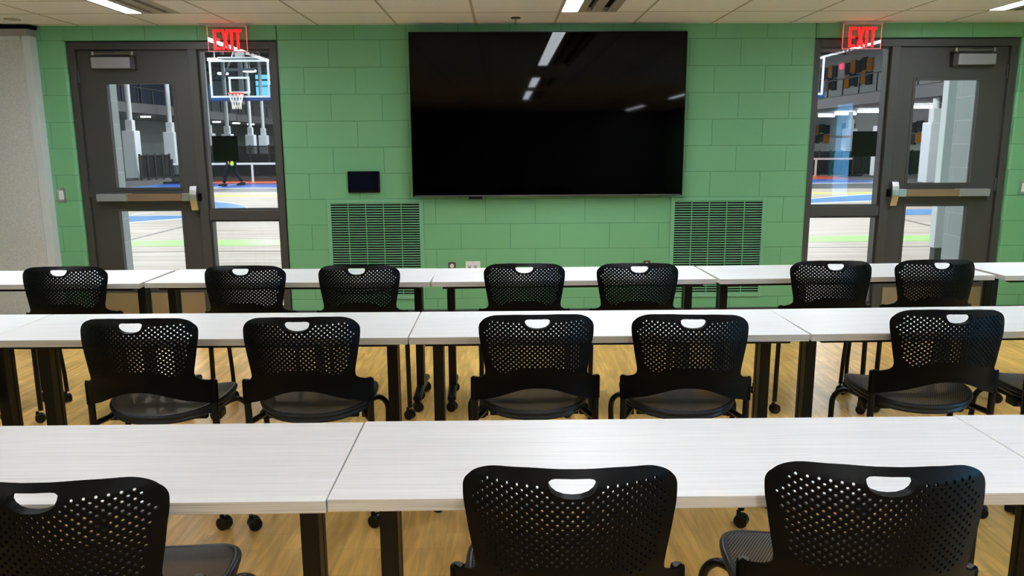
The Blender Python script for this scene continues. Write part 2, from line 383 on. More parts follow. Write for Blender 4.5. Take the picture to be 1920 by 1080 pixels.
# ------------------------------------------------------------------ doors and sidelights (built left hand, mirrored for the right)
def ring(b, x0, x1, z0, z1, wd, y0, y1, bev=0):
    b.box(x0, x0+wd, y0, y1, z0, z1, bev); b.box(x1-wd, x1, y0, y1, z0, z1, bev)
    b.box(x0+wd, x1-wd, y0, y1, z1-wd, z1, bev); b.box(x0+wd, x1-wd, y0, y1, z0, z0+wd, bev)
def doorset(i, mir, ox, side_label):
    """local x runs from the hinge jamb (0) to the sidelight jamb (1.60); mir flips it"""
    def X(a, c):
        p, q = (ox + a, ox + c) if not mir else (ox - c, ox - a)
        return p, q
    def bx(b, a, c, y0, y1, z0, z1, bev=0):
        p, q = X(a, c); b.box(p, q, y0, y1, z0, z1, bev)
    W_ = 1.60
    def frame(b):
        for a, c, z0, z1 in ((0, .052, 0, 2.228), (W_-.052, W_, 0, 2.228), (.052, W_-.052, 2.172, 2.228), (.918, .985, 0, 2.172)):
            bx(b, a, c, .018, .17, z0, z1, .002)
        # stops
        bx(b, .052, .066, .095, .17, 0, 2.172); bx(b, .904, .918, .095, .17, 0, 2.172); bx(b, .066, .904, .095, .17, 2.158, 2.172)
    fr = one('door_%d' % i, frame, frame_mat); struct(fr, 'dark grey metal door and sidelight frame ' + side_label)
    # leaf
    lx0, lx1 = .056, .914
    ux0, ux1, uz0, uz1 = .262, .770, 1.115, 1.918      # upper light
    vx0, vx1, vz0, vz1 = .262, .762, .300, .930        # lower light
    def leaf(b):
        y0, y1 = .045, .090
        bx(b, lx0, ux0, y0, y1, .01, 2.168); bx(b, ux1, lx1, y0, y1, .01, 2.168)
        bx(b, ux0, ux1, y0, y1, uz1, 2.168); bx(b, ux0, ux1, y0, y1, vz1, uz0); bx(b, ux0, ux1, y0, y1, .01, vz0)
        bx(b, vx1, ux1, y0, y1, vz0, vz1)
    lf = one('door_leaf', leaf, door_mat, parent=fr)
    def beads(b):
        for x0, x1, z0, z1 in ((ux0, ux1, uz0, uz1), (vx0, vx1, vz0, vz1)):
            p, q = X(x0, x1)
            ring(b, p-.020, q+.020, z0-.020, z1+.020, .022, .0405, .0505, .002)
    one('glazing_bead', beads, door_mat, parent=lf)
    one('upper_pane', lambda b: bx(b, ux0, ux1, .064, .070, uz0, uz1), glass, parent=lf)
    one('lower_pane', lambda b: bx(b, vx0, vx1, .064, .070, vz0, vz1), glass, parent=lf)
    one('kick_plate', lambda b: bx(b, lx0+.02, lx1-.02, .0425, .045, .03, .262), mat('brushed_kick_plate', (.42, .36, .31), .34, .9), parent=lf)
    def hinge(b):
        for z in (.25, 1.1, 1.98):
            p, q = X(.052, .062); b.cyl(((p+q)/2, .036, z), .007, .11, 'z', 10)
    one('hinge', hinge, frame_mat, parent=lf)
    # exit device
    def bar(b): bx(b, .130, .365, -.030, .045, 1.012, 1.070, .004)
    pb = one('push_bar', bar, silver, parent=fr)
    one('push_pad', lambda b: bx(b, .378, .800, -.034, .0, 1.013, 1.069, .004), bronze, parent=pb)
    one('bar_end', lambda b: (bx(b, .365, .378, -.032, .045, 1.011, 1.071, .002), bx(b, .800, .862, -.032, .045, 1.011, 1.071, .003)), steel, parent=pb)
    def latch(b):
        p, q = X(.868, .920)
        c = (p+q)/2
        prof = [(.045, .935), (-.012, .938), (-.030, .985), (-.040, 1.022), (-.040, 1.062), (-.032, 1.095), (-.018, 1.128), (.045, 1.130)]
        b.prism(prof, p, q, 'x')
    one('latch_case', latch, steel, parent=pb)
    one('strike', lambda b: bx(b, .920, .940, -.006, .018, 1.01, 1.07), hose_black, parent=fr)
    # closer
    cl = one('door_closer', lambda b: bx(b, .192, .484, -.025, .045, 2.030, 2.112, .004), silver, parent=fr)
    one('closer_backplate', lambda b: bx(b, .484, .515, -.005, .045, 2.022, 2.122, .003), mat('dark_backplate', (.045, .043, .045), .5), parent=cl)
    def arm(b):
        p = X(.215, .215)[0]; q = X(.515, .515)[0]
        b.tube([(p, -.03, 2.139), (q, -.03, 2.135)], .006, 8)
        b.cyl((p, -.03, 2.139), .014, .028, 'z', 14, .003); b.cyl((q, -.03, 2.137), .016, .030, 'z', 14, .003)
        b.tube([(q, -.02, 2.148), ((p+q)/2, .02, 2.150)], .006, 8)
    one('closer_arm', arm, mat('closer_arm_metal', (.22, .21, .20), .35, .8), parent=cl, smooth=True)
    # sidelight
    sx0, sx1 = .985, W_-.052
    def side(b):
        p, q = X(sx0, sx1)
        b.box(p, q, .03, .15, .855, .932, .002); b.box(p, q, .03, .15, 0, .13, .002)
        ring(b, p, q, .932, 2.172, .016, .052, .062); ring(b, p, q, .13, .855, .016, .052, .062)
    sl = one('window_%d' % i, side, frame_mat); struct(sl, 'two-part glass sidelight beside the dark grey door ' + side_label)
    one('upper_pane', lambda b: bx(b, sx0+.014, sx1-.014, .062, .068, .946, 2.158), glass, parent=sl)
    one('lower_pane', lambda b: bx(b, sx0+.014, sx1-.014, .062, .068, .144, .842), glass, parent=sl)
doorset(1, False, -3.345, 'at the left end of the green wall')
doorset(2, True, 4.018, 'at the right end of the green wall')
for x0, x1, z0, z1, lab in ((-2.309, -2.107, 1.318, 1.517, 'square black panel on the glass of the left sidelight'), (2.795, 2.992, 1.328, 1.527, 'square black panel on the glass of the right sidelight')):
    e = empty('room_panel', ((x0+x1)/2, .07, z0), label=lab, cat='wall panel', group='black panels on the sidelights')
    hw = (x1-x0)/2
    one('backplate', lambda b: b.box(-hw, hw, 0, .006, 0, z1-z0, .002), hose_black, parent=e)
    one('housing', lambda b: b.box(-hw*.8, hw*.8, .006, .03, .03, z1-z0-.03, .003), tv_case, parent=e)

# ------------------------------------------------------------------ exit signs
def exit_sign(x0, label):
    e = empty('exit_sign', (x0, -.075, 2.145), label=label, cat='exit sign', group='exit signs')
    one('canopy', lambda b: (b.box(-.005, .300, -.02, .02, .178, .203, .003), b.box(-.05, .35, -.035, .035, .198, .2045)), sign_bar, parent=e)
    one('acrylic_panel', lambda b: b.box(0, .292, -.003, .003, 0, .180), acrylic, parent=e)
    one('lit_edge', lambda b: (b.box(-.002, 0.0005, -.0032, .0032, -.002, .18), b.box(.2915, .294, -.0032, .0032, -.002, .18), b.box(0, .292, -.0032, .0032, -.002, .0005)), red_edge, parent=e)
    def letters(b):
        y0, y1 = -.0055, -.0035; z0, z1 = .010, .158; t = .018
        def r(a, c, zz0, zz1): b.box(a, c, y0, y1, zz0, zz1)
        E0 = .042
        r(E0, E0+.021, z0, z1); r(E0+.021, E0+.054, z1-t, z1); r(E0+.021, E0+.050, (z0+z1)/2-t/2, (z0+z1)/2+t/2); r(E0+.021, E0+.054, z0, z0+t)
        X0, X1 = .103, .162
        b.prism([(X0, z1), (X0+.021, z1), (X1, z0), (X1-.021, z0)], y0, y1); b.prism([(X1-.021, z1), (X1, z1), (X0+.021, z0), (X0, z0)], y0-.0004, y1)
        r(.170, .190, z0, z1)
        r(.198, .256, z1-t, z1); r(.217, .237, z0, z1-t)
    one('lettering', letters, red_emit, parent=e)
exit_sign(-2.227, 'red lit EXIT sign hanging above the left sidelight')
exit_sign(2.598, 'red lit EXIT sign hanging above the right sidelight')

# ------------------------------------------------------------------ screen, wall tablet, grilles, small devices
tv = empty('television', (.348, 0, 1.036), label='very large black flat screen television mounted on the green wall', cat='television')
one('screen', lambda b: b.box(-1.052, 1.052, -.0905, -.084, .014, 1.236), tv_black, parent=tv)
one('bezel', lambda b: (b.box(-1.06, 1.06, -.088, -.05, .0, 1.243, .003), b.box(-1.0, 1.0, -.05, -.035, .05, 1.15)), tv_case, parent=tv)
one('wall_mount', lambda b: (b.box(-.4, .4, -.035, 0, .35, .9), b.box(-.45, -.40, -.04, 0, .2, 1.05), b.box(.40, .45, -.04, 0, .2, 1.05)), black_metal, parent=tv)
one('sensor_bar', lambda b: b.box(-.62, -.515, -.084, -.066, -.020, .002, .003), tv_case, parent=tv)
one('speaker_grille', lambda b: b.box(-1.045, 1.045, -.0915, -.088, .003, .012), mat('dark_silver_strip', (.12, .12, .13), .4, .6), parent=tv)
tb = empty('touch_panel', (-1.104, 0, 1.069), label='small black touch panel on the green wall above the left grille', cat='touch panel')
one('housing', lambda b: b.box(-.126, .126, -.028, -.0, 0, .168, .006), tv_case, parent=tb)
one('screen', lambda b: b.box(-.117, .117, -.0295, -.028, .010, .158), mat('navy_black_screen', (.003, .004, .012), .08, ior=1.4), parent=tb)

def grille(x, label):
    e = empty('return_air_grille', (x, 0, .205), label=label, cat='air grille', group='green return air grilles')
    W_, H_ = .765, .812
    one('frame', lambda b: ring(b, 0, W_, 0, H_, .030, -.012, 0, .002), green_metal, parent=e)
    def louv(b):
        n = 38
        for i in range(n):
            z = .036 + i*(H_-.072)/(n-1)
            b.box(.028, W_-.028, -.0095, -.0055, z-.0036, z+.0036)
    one('louvres', louv, green_metal, parent=e)
    one('mullions', lambda b: [b.box(xm-.0018, xm+.0018, -.0112, -.002, .030, H_-.030) for xm in (.168, .3085, .449, .590)], green_metal, parent=e)
    one('duct_shade_sheet', lambda b: b.box(.029, W_-.029, -.0012, -.0004, .029, H_-.029), recess_shade, parent=e)  # thin sheet on the wall, painted black as the shade behind the louvres
grille(-1.408, 'green louvred wall grille under the small touch panel')
grille(1.340, 'green louvred wall grille right of the television, by the right sidelight')

def plate(name, x0, x1, z0, z1, m, label, cat, extras, group=None):
    e = empty(name, ((x0+x1)/2, 0, (z0+z1)/2), label=label, cat=cat, group=group)
    hw, hh = (x1-x0)/2, (z1-z0)/2
    one('cover_plate', lambda b: b.box(-hw, hw, -.008, 0, -hh, hh, .002), m, parent=e)
    extras(e)
def sw(e):
    one('rocker', lambda b: b.box(-.017, .017, -.012, -.008, -.035, .035, .0015), white_plastic, parent=e)
plate('light_switch', -3.533, -3.460, 1.005, 1.120, steel, 'steel light switch plate with white rocker left of the left door', 'light switch', sw, 'light switches')
plate('light_switch', 4.126, 4.205, 1.020, 1.138, steel, 'steel light switch plate with white rocker right of the right door', 'light switch', sw, 'light switches')
def outl(e):
    def f(b):
        for z in (.020, -.020): b.cyl((0, -.0085, z), .0165, .004, 'y', 20)
    rc = one('receptacle', f, white_plastic, parent=e)
    for z in (.020, -.020):
        for sx in (-.006, .006): one('slot', lambda b: b.box(sx-.001, sx+.001, -.0112, -.0104, z-.003, z+.005), hose_black, parent=rc)
plate('wall_outlet', -.4505, -.391, .405, .505, brown_plastic, 'brown wall outlet with white receptacles below the television', 'wall outlet', outl, 'brown outlets')
plate('wall_outlet', 1.128, 1.187, .405, .508, brown_plastic, 'brown wall outlet low on the wall left of the right grille', 'wall outlet', outl, 'brown outlets')
def data(e):
    for sx in (-.028, .020):
        one('data_jack', lambda b: b.box(sx-.014, sx+.014, -.0105, -.008, -.014, .026), mat('pale_grey_plastic', (.5, .5, .5), .4), parent=e)
        one('port', lambda b: b.box(sx-.007, sx+.007, -.0112, -.0105, .003, .010), hose_black, parent=e)
plate('data_plate', -.311, -.193, .395, .510, white_plastic, 'white double data plate beside the brown outlet below the television', 'data outlet', data)
sp = empty('sprinkler_head', (.098, -.31, CZ), label='small brown sprinkler head in the ceiling above the television', cat='sprinkler')
one('escutcheon', lambda b: b.cyl((0, 0, -.003), .035, .006, 'z', 24), mat('dark_bronze', (.05, .03, .025), .4, .5), parent=sp)
one('deflector', lambda b: (b.tube([(0, 0, -.004), (0, 0, -.040)], .004, 8), b.cyl((0, 0, -.042), .013, .002, 'z', 12)), mat('dull_brass', (.20, .15, .10), .4, .7), parent=sp)
dk = one('ceiling_cover_plate', lambda b: b.cyl((0, 0, -.003), .055, .006, 'z', 32, .002), mat('beige_cover', (.45, .40, .34), .6), 'round beige cover plate in the ceiling near the left corner', 'ceiling plate', loc=(-3.525, -0.330, 2.348))
dk.location.z = CZ

# ------------------------------------------------------------------ grey movable partition at the far left
pt = empty('folding_partition', (-3.56, 0, 0), label='folded grey fabric partition with pale trim at the left end', cat='partition')
one('fabric_panel', lambda b: b.box(-1.16, -.075, -.078, -.004, .03, 2.262), panel_fabric, parent=pt)
one('edge_trim', lambda b: (b.box(-.062, 0, -.085, 0, .012, 2.262, .002), b.box(-.075, -.065, -.081, 0, .012, 2.245, .001), b.box(-1.16, -.075, -.082, -.078, 2.235, 2.262)), trim_white, parent=pt)
one('header', lambda b: b.box(-1.16, -.006, -.100, 0, 2.262, 2.312, .002), trim_grey, parent=pt)
one('track', lambda b: b.box(-1.16, .012, -.105, 0, 2.314, 2.338), hose_black, parent=pt)
one('bottom_seal', lambda b: b.box(-1.16, -.062, -.07, -.01, .0, .03), hose_black, parent=pt)

# ------------------------------------------------------------------ tables
def caster(b_wheel, b_hood, x, y, r=.027, ang=0.0, z0=0.0):
    ca, sa = cos(ang), sin(ang)
    def T(lx, ly): return (x + lx*ca - ly*sa, y + lx*sa + ly*ca)
    for s in (-1, 1):
        a = T(s*.007, 0); c = T(s*.021, 0)
        b_wheel.tube([(*a, z0+r), ((a[0]*.8+c[0]*.2), (a[1]*.8+c[1]*.2), z0+r), ((a[0]*.2+c[0]*.8), (a[1]*.2+c[1]*.8), z0+r), (*c, z0+r)], [r*.93, r, r, r*.90], 20)
    h0 = T(-.006, 0); h1 = T(.006, 0)
    b_hood.tube([(*h0, z0+r+.002), (*h1, z0+r+.002)], r*.98, 16)
    t = T(0, .012)
    b_hood.tube([(*t, z0+r), (*t, z0+2*r+.012)], .008, 10)
def make_table(L, inset=.090):
    D, T_, Z = .450, .027, .737
    root = empty('training_table')
    b = MB(); b.box(-L/2, L/2, 0, D, Z-T_, Z, .0015); b.mi = [0]*len(b.f)
    top = b.build('tabletop', [laminate, edge_mat], root)
    for p in top.data.polygons:
        if abs(p.normal.z) < .5: p.material_index = 1
    one('rail', lambda q: (q.box(-L/2+.055, L/2-.055, .040, .075, Z-T_-.018, Z-T_-.001, .002), q.box(-L/2+.055, L/2-.055, D-.11, D-.075, Z-T_-.022, Z-T_-.001, .002)), black_metal, parent=root)
    for s in (-1, 1):
        cx = s*(L/2 - (.090 if s > 0 else inset))
        q = MB()
        q.box(cx-.021, cx+.021, .202, .246, .085, Z-T_-.008, .003); q.box(cx-.018, cx+.018, .244, .256, .085, Z-T_-.008)
        q.box(cx-.021, cx+.021, .252, .276, .085, Z-T_-.008, .003)
        q.box(cx-.030, cx+.030, .05, .42, Z-T_-.012, Z-T_-.0005, .002)
        lg = q.build('leg', black_metal, root)
        f = MB(); n = 10; vs = []; fs = []
        prof = [(-.0225, 0), (-.0225, .014), (-.014, .026), (.014, .026), (.0225, .014), (.0225, 0)]
        ys = [.052, .06, .20, .37, .465, .473]
        for yy in ys:
            k = .6 if yy in (ys[0], ys[-1]) else 1
            arch = .070 + .022*(1-((yy-.2625)/.21)**2)
            for (px, pz) in prof: vs.append((cx+px*k, yy, arch + pz*k))
        m = len(prof)
        for i in range(len(ys)-1):
            for j in range(m): fs.append((i*m+j, i*m+(j+1) % m, (i+1)*m+(j+1) % m, (i+1)*m+j))
        fs += [tuple(range(m)), tuple(range((len(ys)-1)*m, len(ys)*m))]
        f.add(vs, fs); f.build('foot', black_metal, lg)
        for yy, an in ((.085, 1.57+.35*s), (.44, 1.3-.5*s)):
            wb, hb = MB(), MB(); caster(wb, hb, cx, yy, .027, an); wb.v += []
            o2 = len(wb.v); wb.v += hb.v; wb.f += [tuple(i+o2 for i in ff) for ff in hb.f]; wb.mi += hb.mi
            wb.build('caster', black_gloss, lg, True)
    return root
def put_table(first, L, x, y, rz, label, group):
    t = first or make_table(L)
    t.location = (x, y, 0); t.rotation_euler.z = rz
    return tag(t, label, 'table', group)
tA = make_table(1.4985)
rowtabs = [
 # centre x, front y at centre, rotation, label, group
 (-2.655, -2.200, .000, 'white laminate table at the left end of the row by the green wall', 'far row tables'),
 (-1.1385, -2.200, -.022, 'white laminate table in the row by the green wall, in front of the left sidelight', 'far row tables'),
 (.370, -2.203, .022, 'white laminate table in front of the television', 'far row tables'),
 (1.888, -2.165, .045, 'white laminate table in the row by the green wall, in front of the right sidelight', 'far row tables'),
 (3.425, -2.125, .040, 'white laminate table at the right end of the row by the green wall', 'far row tables'),
 (-2.6825, -3.388, .0, 'white laminate table at the left edge of the middle row, almost out of view', 'middle row tables'),
 (-1.1465, -3.392, -.003, 'left white laminate table of the middle row, with two chairs', 'middle row tables'),
 (.3925, -3.3945, .0, 'central white laminate table of the middle row', 'middle row tables'),
 (1.9010, -3.374, .026, 'right white laminate table of the middle row', 'middle row tables'),
]
for i, (x, y, rz, lab, grp) in enumerate(rowtabs):
    t = tA if i == 0 else (make_table(1.4985, .045) if i == 1 else make_table(1.570) if i == 6 else copy_tree(tA))
    put_table(t, 0, x, y, rz, lab, grp)
tB = make_table(1.5405)
for i, (x, y, rz, lab) in enumerate(((-1.135, -4.735, .003, 'nearest left white laminate table, cut off by the left edge'), (.4075, -4.727, .0, 'nearest central white laminate table with two chairs'), (1.9495, -4.720, .0, 'nearest right white laminate table, mostly out of view'))):
    t = tB if i == 0 else copy_tree(tB)
    put_table(t, 0, x, y, rz, lab, 'nearest row tables')

# ------------------------------------------------------------------ chairs
def cprof(z):
    P = [(.50, 0.), (.588, -.005), (.65, -.022), (.75, -.03), (.82, -.024), (.85, 0.), (.86, .006)]
    if z <= P[0][0]: return P[0][1]
    for (a, u), (c, v_) in zip(P, P[1:]):
        if z <= c:
            t = (z-a)/(c-a); t = t*t*(3-2*t)*.5 + t*.5
            return u + (v_-u)*t
    return P[-1][1]
def shell(x, z): return .09*(x/.21)**2 + cprof(z)
HP, VP = .0093, .0172
def ztop(a):
    P = [(0, .7952), (.026, .7952), (.0725, .8262), (.150, .8262), (.172, .8075), (.186, .7900), (.2, .77)]
    for (p, u), (q, w_) in zip(P, P[1:]):
        if a <= q: return u + (w_-u)*(a-p)/(q-p)
    return 0
def zbot(a):
    P = [(0, .6630), (.058, .6620), (.083, .6530), (.100, .6470), (.1205, .6330), (.1390, .6340), (.1560, .6520), (.1620, .690), (.1700, .700), (.1810, .7600), (.19, .78)]
    for (p, u), (q, w_) in zip(P, P[1:]):
        if a <= q: return u + (w_-u)*(a-p)/(q-p)
    return 9
def make_backrest(root):
    outl_ = [(0, .8493), (.0667, .848), (.1051, .8444), (.1440, .8400), (.1690, .8330), (.1870, .8240), (.1985, .8130), (.2040, .800), (.2050, .7859), (.2036, .7624), (.1995, .7389), (.1945, .7068), (.1895, .6786), (.1845, .6501), (.1830, .6324), (.1860, .6192), (.1960, .6085), (.2090, .6015), (.2220, .5965), (.2350, .5905),
             (.2350, .5060), (.2050, .5130), (.1780, .5215), (.1467, .5353), (.1069, .5538), (.0678, .5706), (.0320, .5800), (0, .5822)]
    # smooth the long curves, then subdivide long edges
    sm = lambda P: [(q.x, q.y) for q in bez([(a, c, 0) for a, c in P], 3)]
    outl_ = sm(outl_[:22]) + sm(outl_[23:])
    half = []
    for (a, c) in zip(outl_, outl_[1:]):
        n = max(1, int(math.dist(a, c)/.012))
        for i in range(n): half.append((a[0]+(c[0]-a[0])*i/n, a[1]+(c[1]-a[1])*i/n))
    half.append(outl_[-1])
    outer = half + [(-x, z) for x, z in reversed(half[1:-1])]
    hd = [(0, .8330), (.030, .8330), (.0385, .8318), (.0437, .8285), (.0437, .8225), (.0392, .8150), (.0297, .8078), (.0155, .8036), (0, .8025)]
    handle = hd + [(-x, z) for x, z in reversed(hd[1:-1])]
    holes = []
    for i in range(-21, 22):
        for j in range(0, 20):
            x = i*HP; z = .7944 + VP*2 - j*VP - (VP/2 if i % 2 else 0)
            if zbot(abs(x)) - .001 <= z <= ztop(abs(x)) + .001: holes.append((x, z))
    V2 = []; E2 = []; tagv = []
    def loop(pts, t):
        o = len(V2); n = len(pts)
        for p in pts: V2.append(Vector(p)); tagv.append(t)
        for i in range(n): E2.append((o+i, o+(i+1) % n))
    loop(outer, None); h0 = len(V2); loop(handle, None); h1 = len(V2)
    HR = .0034; NS = 8
    for hi, (hx, hz) in enumerate(holes):
        loop([(hx + HR*cos(2*pi*k/NS), hz + HR*sin(2*pi*k/NS)) for k in range(NS)], hi)
    hset = {}
    for hx, hz in holes: hset.setdefault((round(hx/.02), round(hz/.02)), []).append((hx, hz))
    def near(x, z, r):
        for a in (-1, 0, 1):
            for c in (-1, 0, 1):
                for hx, hz in hset.get((round(x/.02)+a, round(z/.02)+c), []):
                    if (hx-x)**2 + (hz-z)**2 < r*r: return True
        return False
    def inside(p, poly):
        r = False; x, y = p; n = len(poly); j = n-1
        for i in range(n):
            xi, yi = poly[i]; xj, yj = poly[j]
            if (yi > y) != (yj > y) and x < (xj-xi)*(y-yi)/(yj-yi)+xi: r = not r
            j = i
        return r
    def dist_loop(p, poly):
        return min(math.dist(p, q) for q in poly)
    for i in range(-19, 20):
        for j in range(0, 30):
            p = (i*.0125, .51+j*.0125)
            if inside(p, outer) and not inside(p, handle) and dist_loop(p, outer) > .006 and dist_loop(p, handle) > .006 and not near(*p, .0065):
                V2.append(Vector(p)); tagv.append(None)
    vo, eo, fo, ov, oe, of = delaunay_2d_cdt(V2, E2, [], 0, 1e-7)
    tg = [(tagv[o[0]] if o else None) for o in ov]
    tris = []
    for f in fo:
        c = sum((vo[i] for i in f), Vector((0, 0)))/len(f)
        if not inside(c, outer) or inside(c, handle) or near(c.x, c.y, HR*.93): continue
        tris.append(tuple(f))
    T_ = .0054
    n0 = len(vo); vs = []
    def nrm(x, z):
        dx = .18*x/.21**2; dz = (cprof(z+.002)-cprof(z-.002))/.004
        v_ = Vector((dx, -1, dz)); v_.normalize(); return v_
    for side in (0, 1):
        for i, p in enumerate(vo):
            x, z = p
            if tg[i] is not None and side == 0:          # sitter's side of each hole is narrower
                hx, hz = holes[tg[i]]; x = hx + (x-hx)*.72; z = hz + (z-hz)*.72
            q = Vector((x, shell(x, z), z)); nn = nrm(x, z)
            if not side and ov[i] and h0 <= ov[i][0] < h1: q = q + Vector((0, .018, 0))   # rolled lip of the hand hole
            vs.append(q + nn*(T_ if side else 0.0))      # nn points to the rear (-y)
    fs = [t for t in tris] + [tuple(i+n0 for i in reversed(t)) for t in tris]
    ec = {}
    for t in tris:
        for a, c in zip(t, t[1:]+t[:1]): ec[(a, c)] = 1
    for (a, c) in ec:
        if (c, a) not in ec: fs.append((a, c, c+n0, a+n0))
    b = MB(); b.add(vs, fs)
    for s in (-1, 1):   # sleeves around the posts
        b.tube([(s*.2270, .110, .506), (s*.2270, .110, .5865), (s*.2270, .110, .5905)], [.0150, .0150, .0138], 16)
    o = b.build('backrest', chair_plastic, root, True)
    for s in (-1, 1):
        one('post_cap', lambda q: q.cyl((s*.2270, .110, .5915), .0110, .004, 'z', 16, .001), cap_mat, parent=o, smooth=True)
    return o
def bez(pts, n=6):
    """smooth a polyline (Catmull-Rom)"""
    P = [Vector(p) for p in pts]; P = [P[0]*2-P[1]] + P + [P[-1]*2-P[-2]]; out = []
    for i in range(1, len(P)-2):
        for k in range(n):
            t = k/n
            out.append(.5*((2*P[i]) + (-P[i-1]+P[i+1])*t + (2*P[i-1]-5*P[i]+4*P[i+1]-P[i+2])*t*t + (-P[i-1]+3*P[i]-3*P[i+1]+P[i+2])*t**3))
    out.append(P[-2]); return out
def make_chair():
    root = empty('stacking_chair')
    make_backrest(root)
    # seat outline: rounded rectangle, slightly wider at the front
    def seat_pt(t, k=1.0):
        c, s = cos(t), sin(t); e = .62 if s > 0 else .80
        x = .222*k*math.copysign(abs(c)**e, c); y = .285 + .195*k*math.copysign(abs(s)**(.62 if s > 0 else .92), s)
        f = (y-.09)/.39
        return x*(.93+.07*f), y
    def seat_z(x, y):
        f = (y-.09)/.39
        return .462 + .012*f - .030*max(0, f-.80)**1.5*6 + .018*(x/.22)**2 - .010
    NT = 48
    def rim(b):
        b.tube([(*seat_pt(2*pi*i/NT), seat_z(*seat_pt(2*pi*i/NT))) for i in range(NT)], .0105, 10, closed=True)
        lo = [(*seat_pt(2*pi*i/NT, .97), seat_z(*seat_pt(2*pi*i/NT, .97))-.018) for i in range(NT)]
        b.tube(lo, .011, 8, closed=True)
    def mesh(b):
        K = 9; vs = []
        for j in range(K):
            k = (j+1)/K*.965
            for i in range(NT):
                x, y = seat_pt(2*pi*i/NT, k); vs.append((x, y, seat_z(x, y) + .009 - .012*(1-k*k)))
        vs.append((0, .285, seat_z(0, .285)-.003))
        fs = []
        for j in range(K-1):
            for i in range(NT): fs.append((j*NT+i, j*NT+(i+1) % NT, (j+1)*NT+(i+1) % NT, (j+1)*NT+i))
        fs += [(i, (i+1) % NT, K*NT) for i in range(NT)]
        b.add(vs, fs)
    st = one('seat', mesh, fabric, parent=root, smooth=True)
    one('seat_rim', rim, rim_mat, parent=st, smooth=True)
    def under(b):
        b.box(-.19, .19, .30, .33, .418, .432, .003); b.box(-.17, .17, .17, .195, .418, .432, .003)
        for s in (-1, 1): b.box(s*.195-.018, s*.195+.018, .20, .26, .405, .436, .004)
    one('seat_bracket', under, black_metal, parent=root)
    for s in (-1, 1):
        ca, sa = .3*s, 1.1
        # rear leg: post from the sleeve to the floor caster
        q = MB(); q.tube(bez([(s*.2270, .110, .589), (s*.2270, .110, .40), (s*.229, .112, .20), (s*.230, .114, .062)], 4), .0125, 12)
        lg = q.build('leg', tube_mat, root, True)
        wb, hb = MB(), MB(); caster(wb, hb, s*.230, .102, .025, 1.57 - .5*s)
        o2 = len(wb.v); wb.v += hb.v; wb.f += [tuple(i+o2 for i in ff) for ff in hb.f]; wb.mi += hb.mi
        wb.build('caster', black_gloss, lg, True)
        # front leg: rises, bends over and runs back under the seat to the rear post
        q = MB(); q.tube(bez([(s*.226, .115, .425), (s*.205, .16, .428), (s*.186, .24, .428), (s*.192, .33, .430), (s*.222, .385, .425), (s*.250, .408, .385), (s*.250, .420, .30), (s*.248, .435, .18), (s*.246, .440, .062)], 5), .0115, 12)
        lf = q.build('leg', tube_mat, root, True)
        wb, hb = MB(), MB(); caster(wb, hb, s*.246, .430, .025, 1.57 + .8*s)
        o2 = len(wb.v); wb.v += hb.v; wb.f += [tuple(i+o2 for i in ff) for ff in hb.f]; wb.mi += hb.mi
        wb.build('caster', black_gloss, lf, True)
    return root
chair = make_chair()
K_ = .967
def fit(x, y): return (x*K_, -6.192 + (y+6.192)*K_)
GF, GM, GN = 'chairs of the far row by the green wall', 'chairs of the middle row', 'chairs of the nearest row'
chairs = [
 (-2.990, -2.205, 2.0, 'black perforated chair at the far left edge of the row by the wall', GF),
 (-2.311, -2.202, 4.2, 'black perforated chair by the grey partition, leftmost whole back of the far row', GF),
 (-1.367, -2.212, -1.0, 'black perforated far row chair in front of the left sidelight', GF),
 (-.765, -2.218, -.5, 'black perforated far row chair in front of the left green grille', GF),
 (.106, -2.208, -1.4, 'black perforated far row chair under the middle of the television', GF),
 (.704, -2.224, -1.4, 'black perforated far row chair under the right part of the television', GF),
 (1.745, -2.187, -2.8, 'black perforated far row chair in front of the right sidelight', GF),
 (2.314, -2.173, -.7, 'black perforated far row chair in front of the right door, rightmost of its row', GF),
 (-2.35, -3.44, 3.0, 'black perforated chair at the left edge of the middle row, barely in view', GM),
 (-1.350, -3.452, .9, 'black perforated middle row chair leftmost in full view', GM),
 (-.751, -3.449, 1.7, 'black perforated middle row chair, second from the left in full view', GM),
 (.120, -3.437, 1.1, 'black perforated middle row chair at the centre of the picture', GM),
 (.686, -3.455, -4.1, 'black perforated middle row chair just right of the centre', GM),
 (1.678, -3.408, -1.9, 'black perforated middle row chair at the right with its seat and legs showing', GM),
 (2.300, -3.400, -3.0, 'black perforated chair at the right edge of the middle row, mostly cut off', GM),
 (-.872, -4.835, 1.3, 'large near black perforated chair cut by the left edge', GN),
 (.128, -4.797, -1.1, 'large near black perforated chair at the bottom centre', GN),
 (.736, -4.801, -4.8, 'large near black perforated chair at the bottom right', GN),
]
for i, (x, y, a, lab, grp) in enumerate(chairs):
    c = chair if i == 0 else copy_tree(chair)
    X, Y = fit(x, y)
    c.location = (X, Y, 0); c.rotation_euler.z = radians(a)
    tag(c, lab, 'chair', grp)

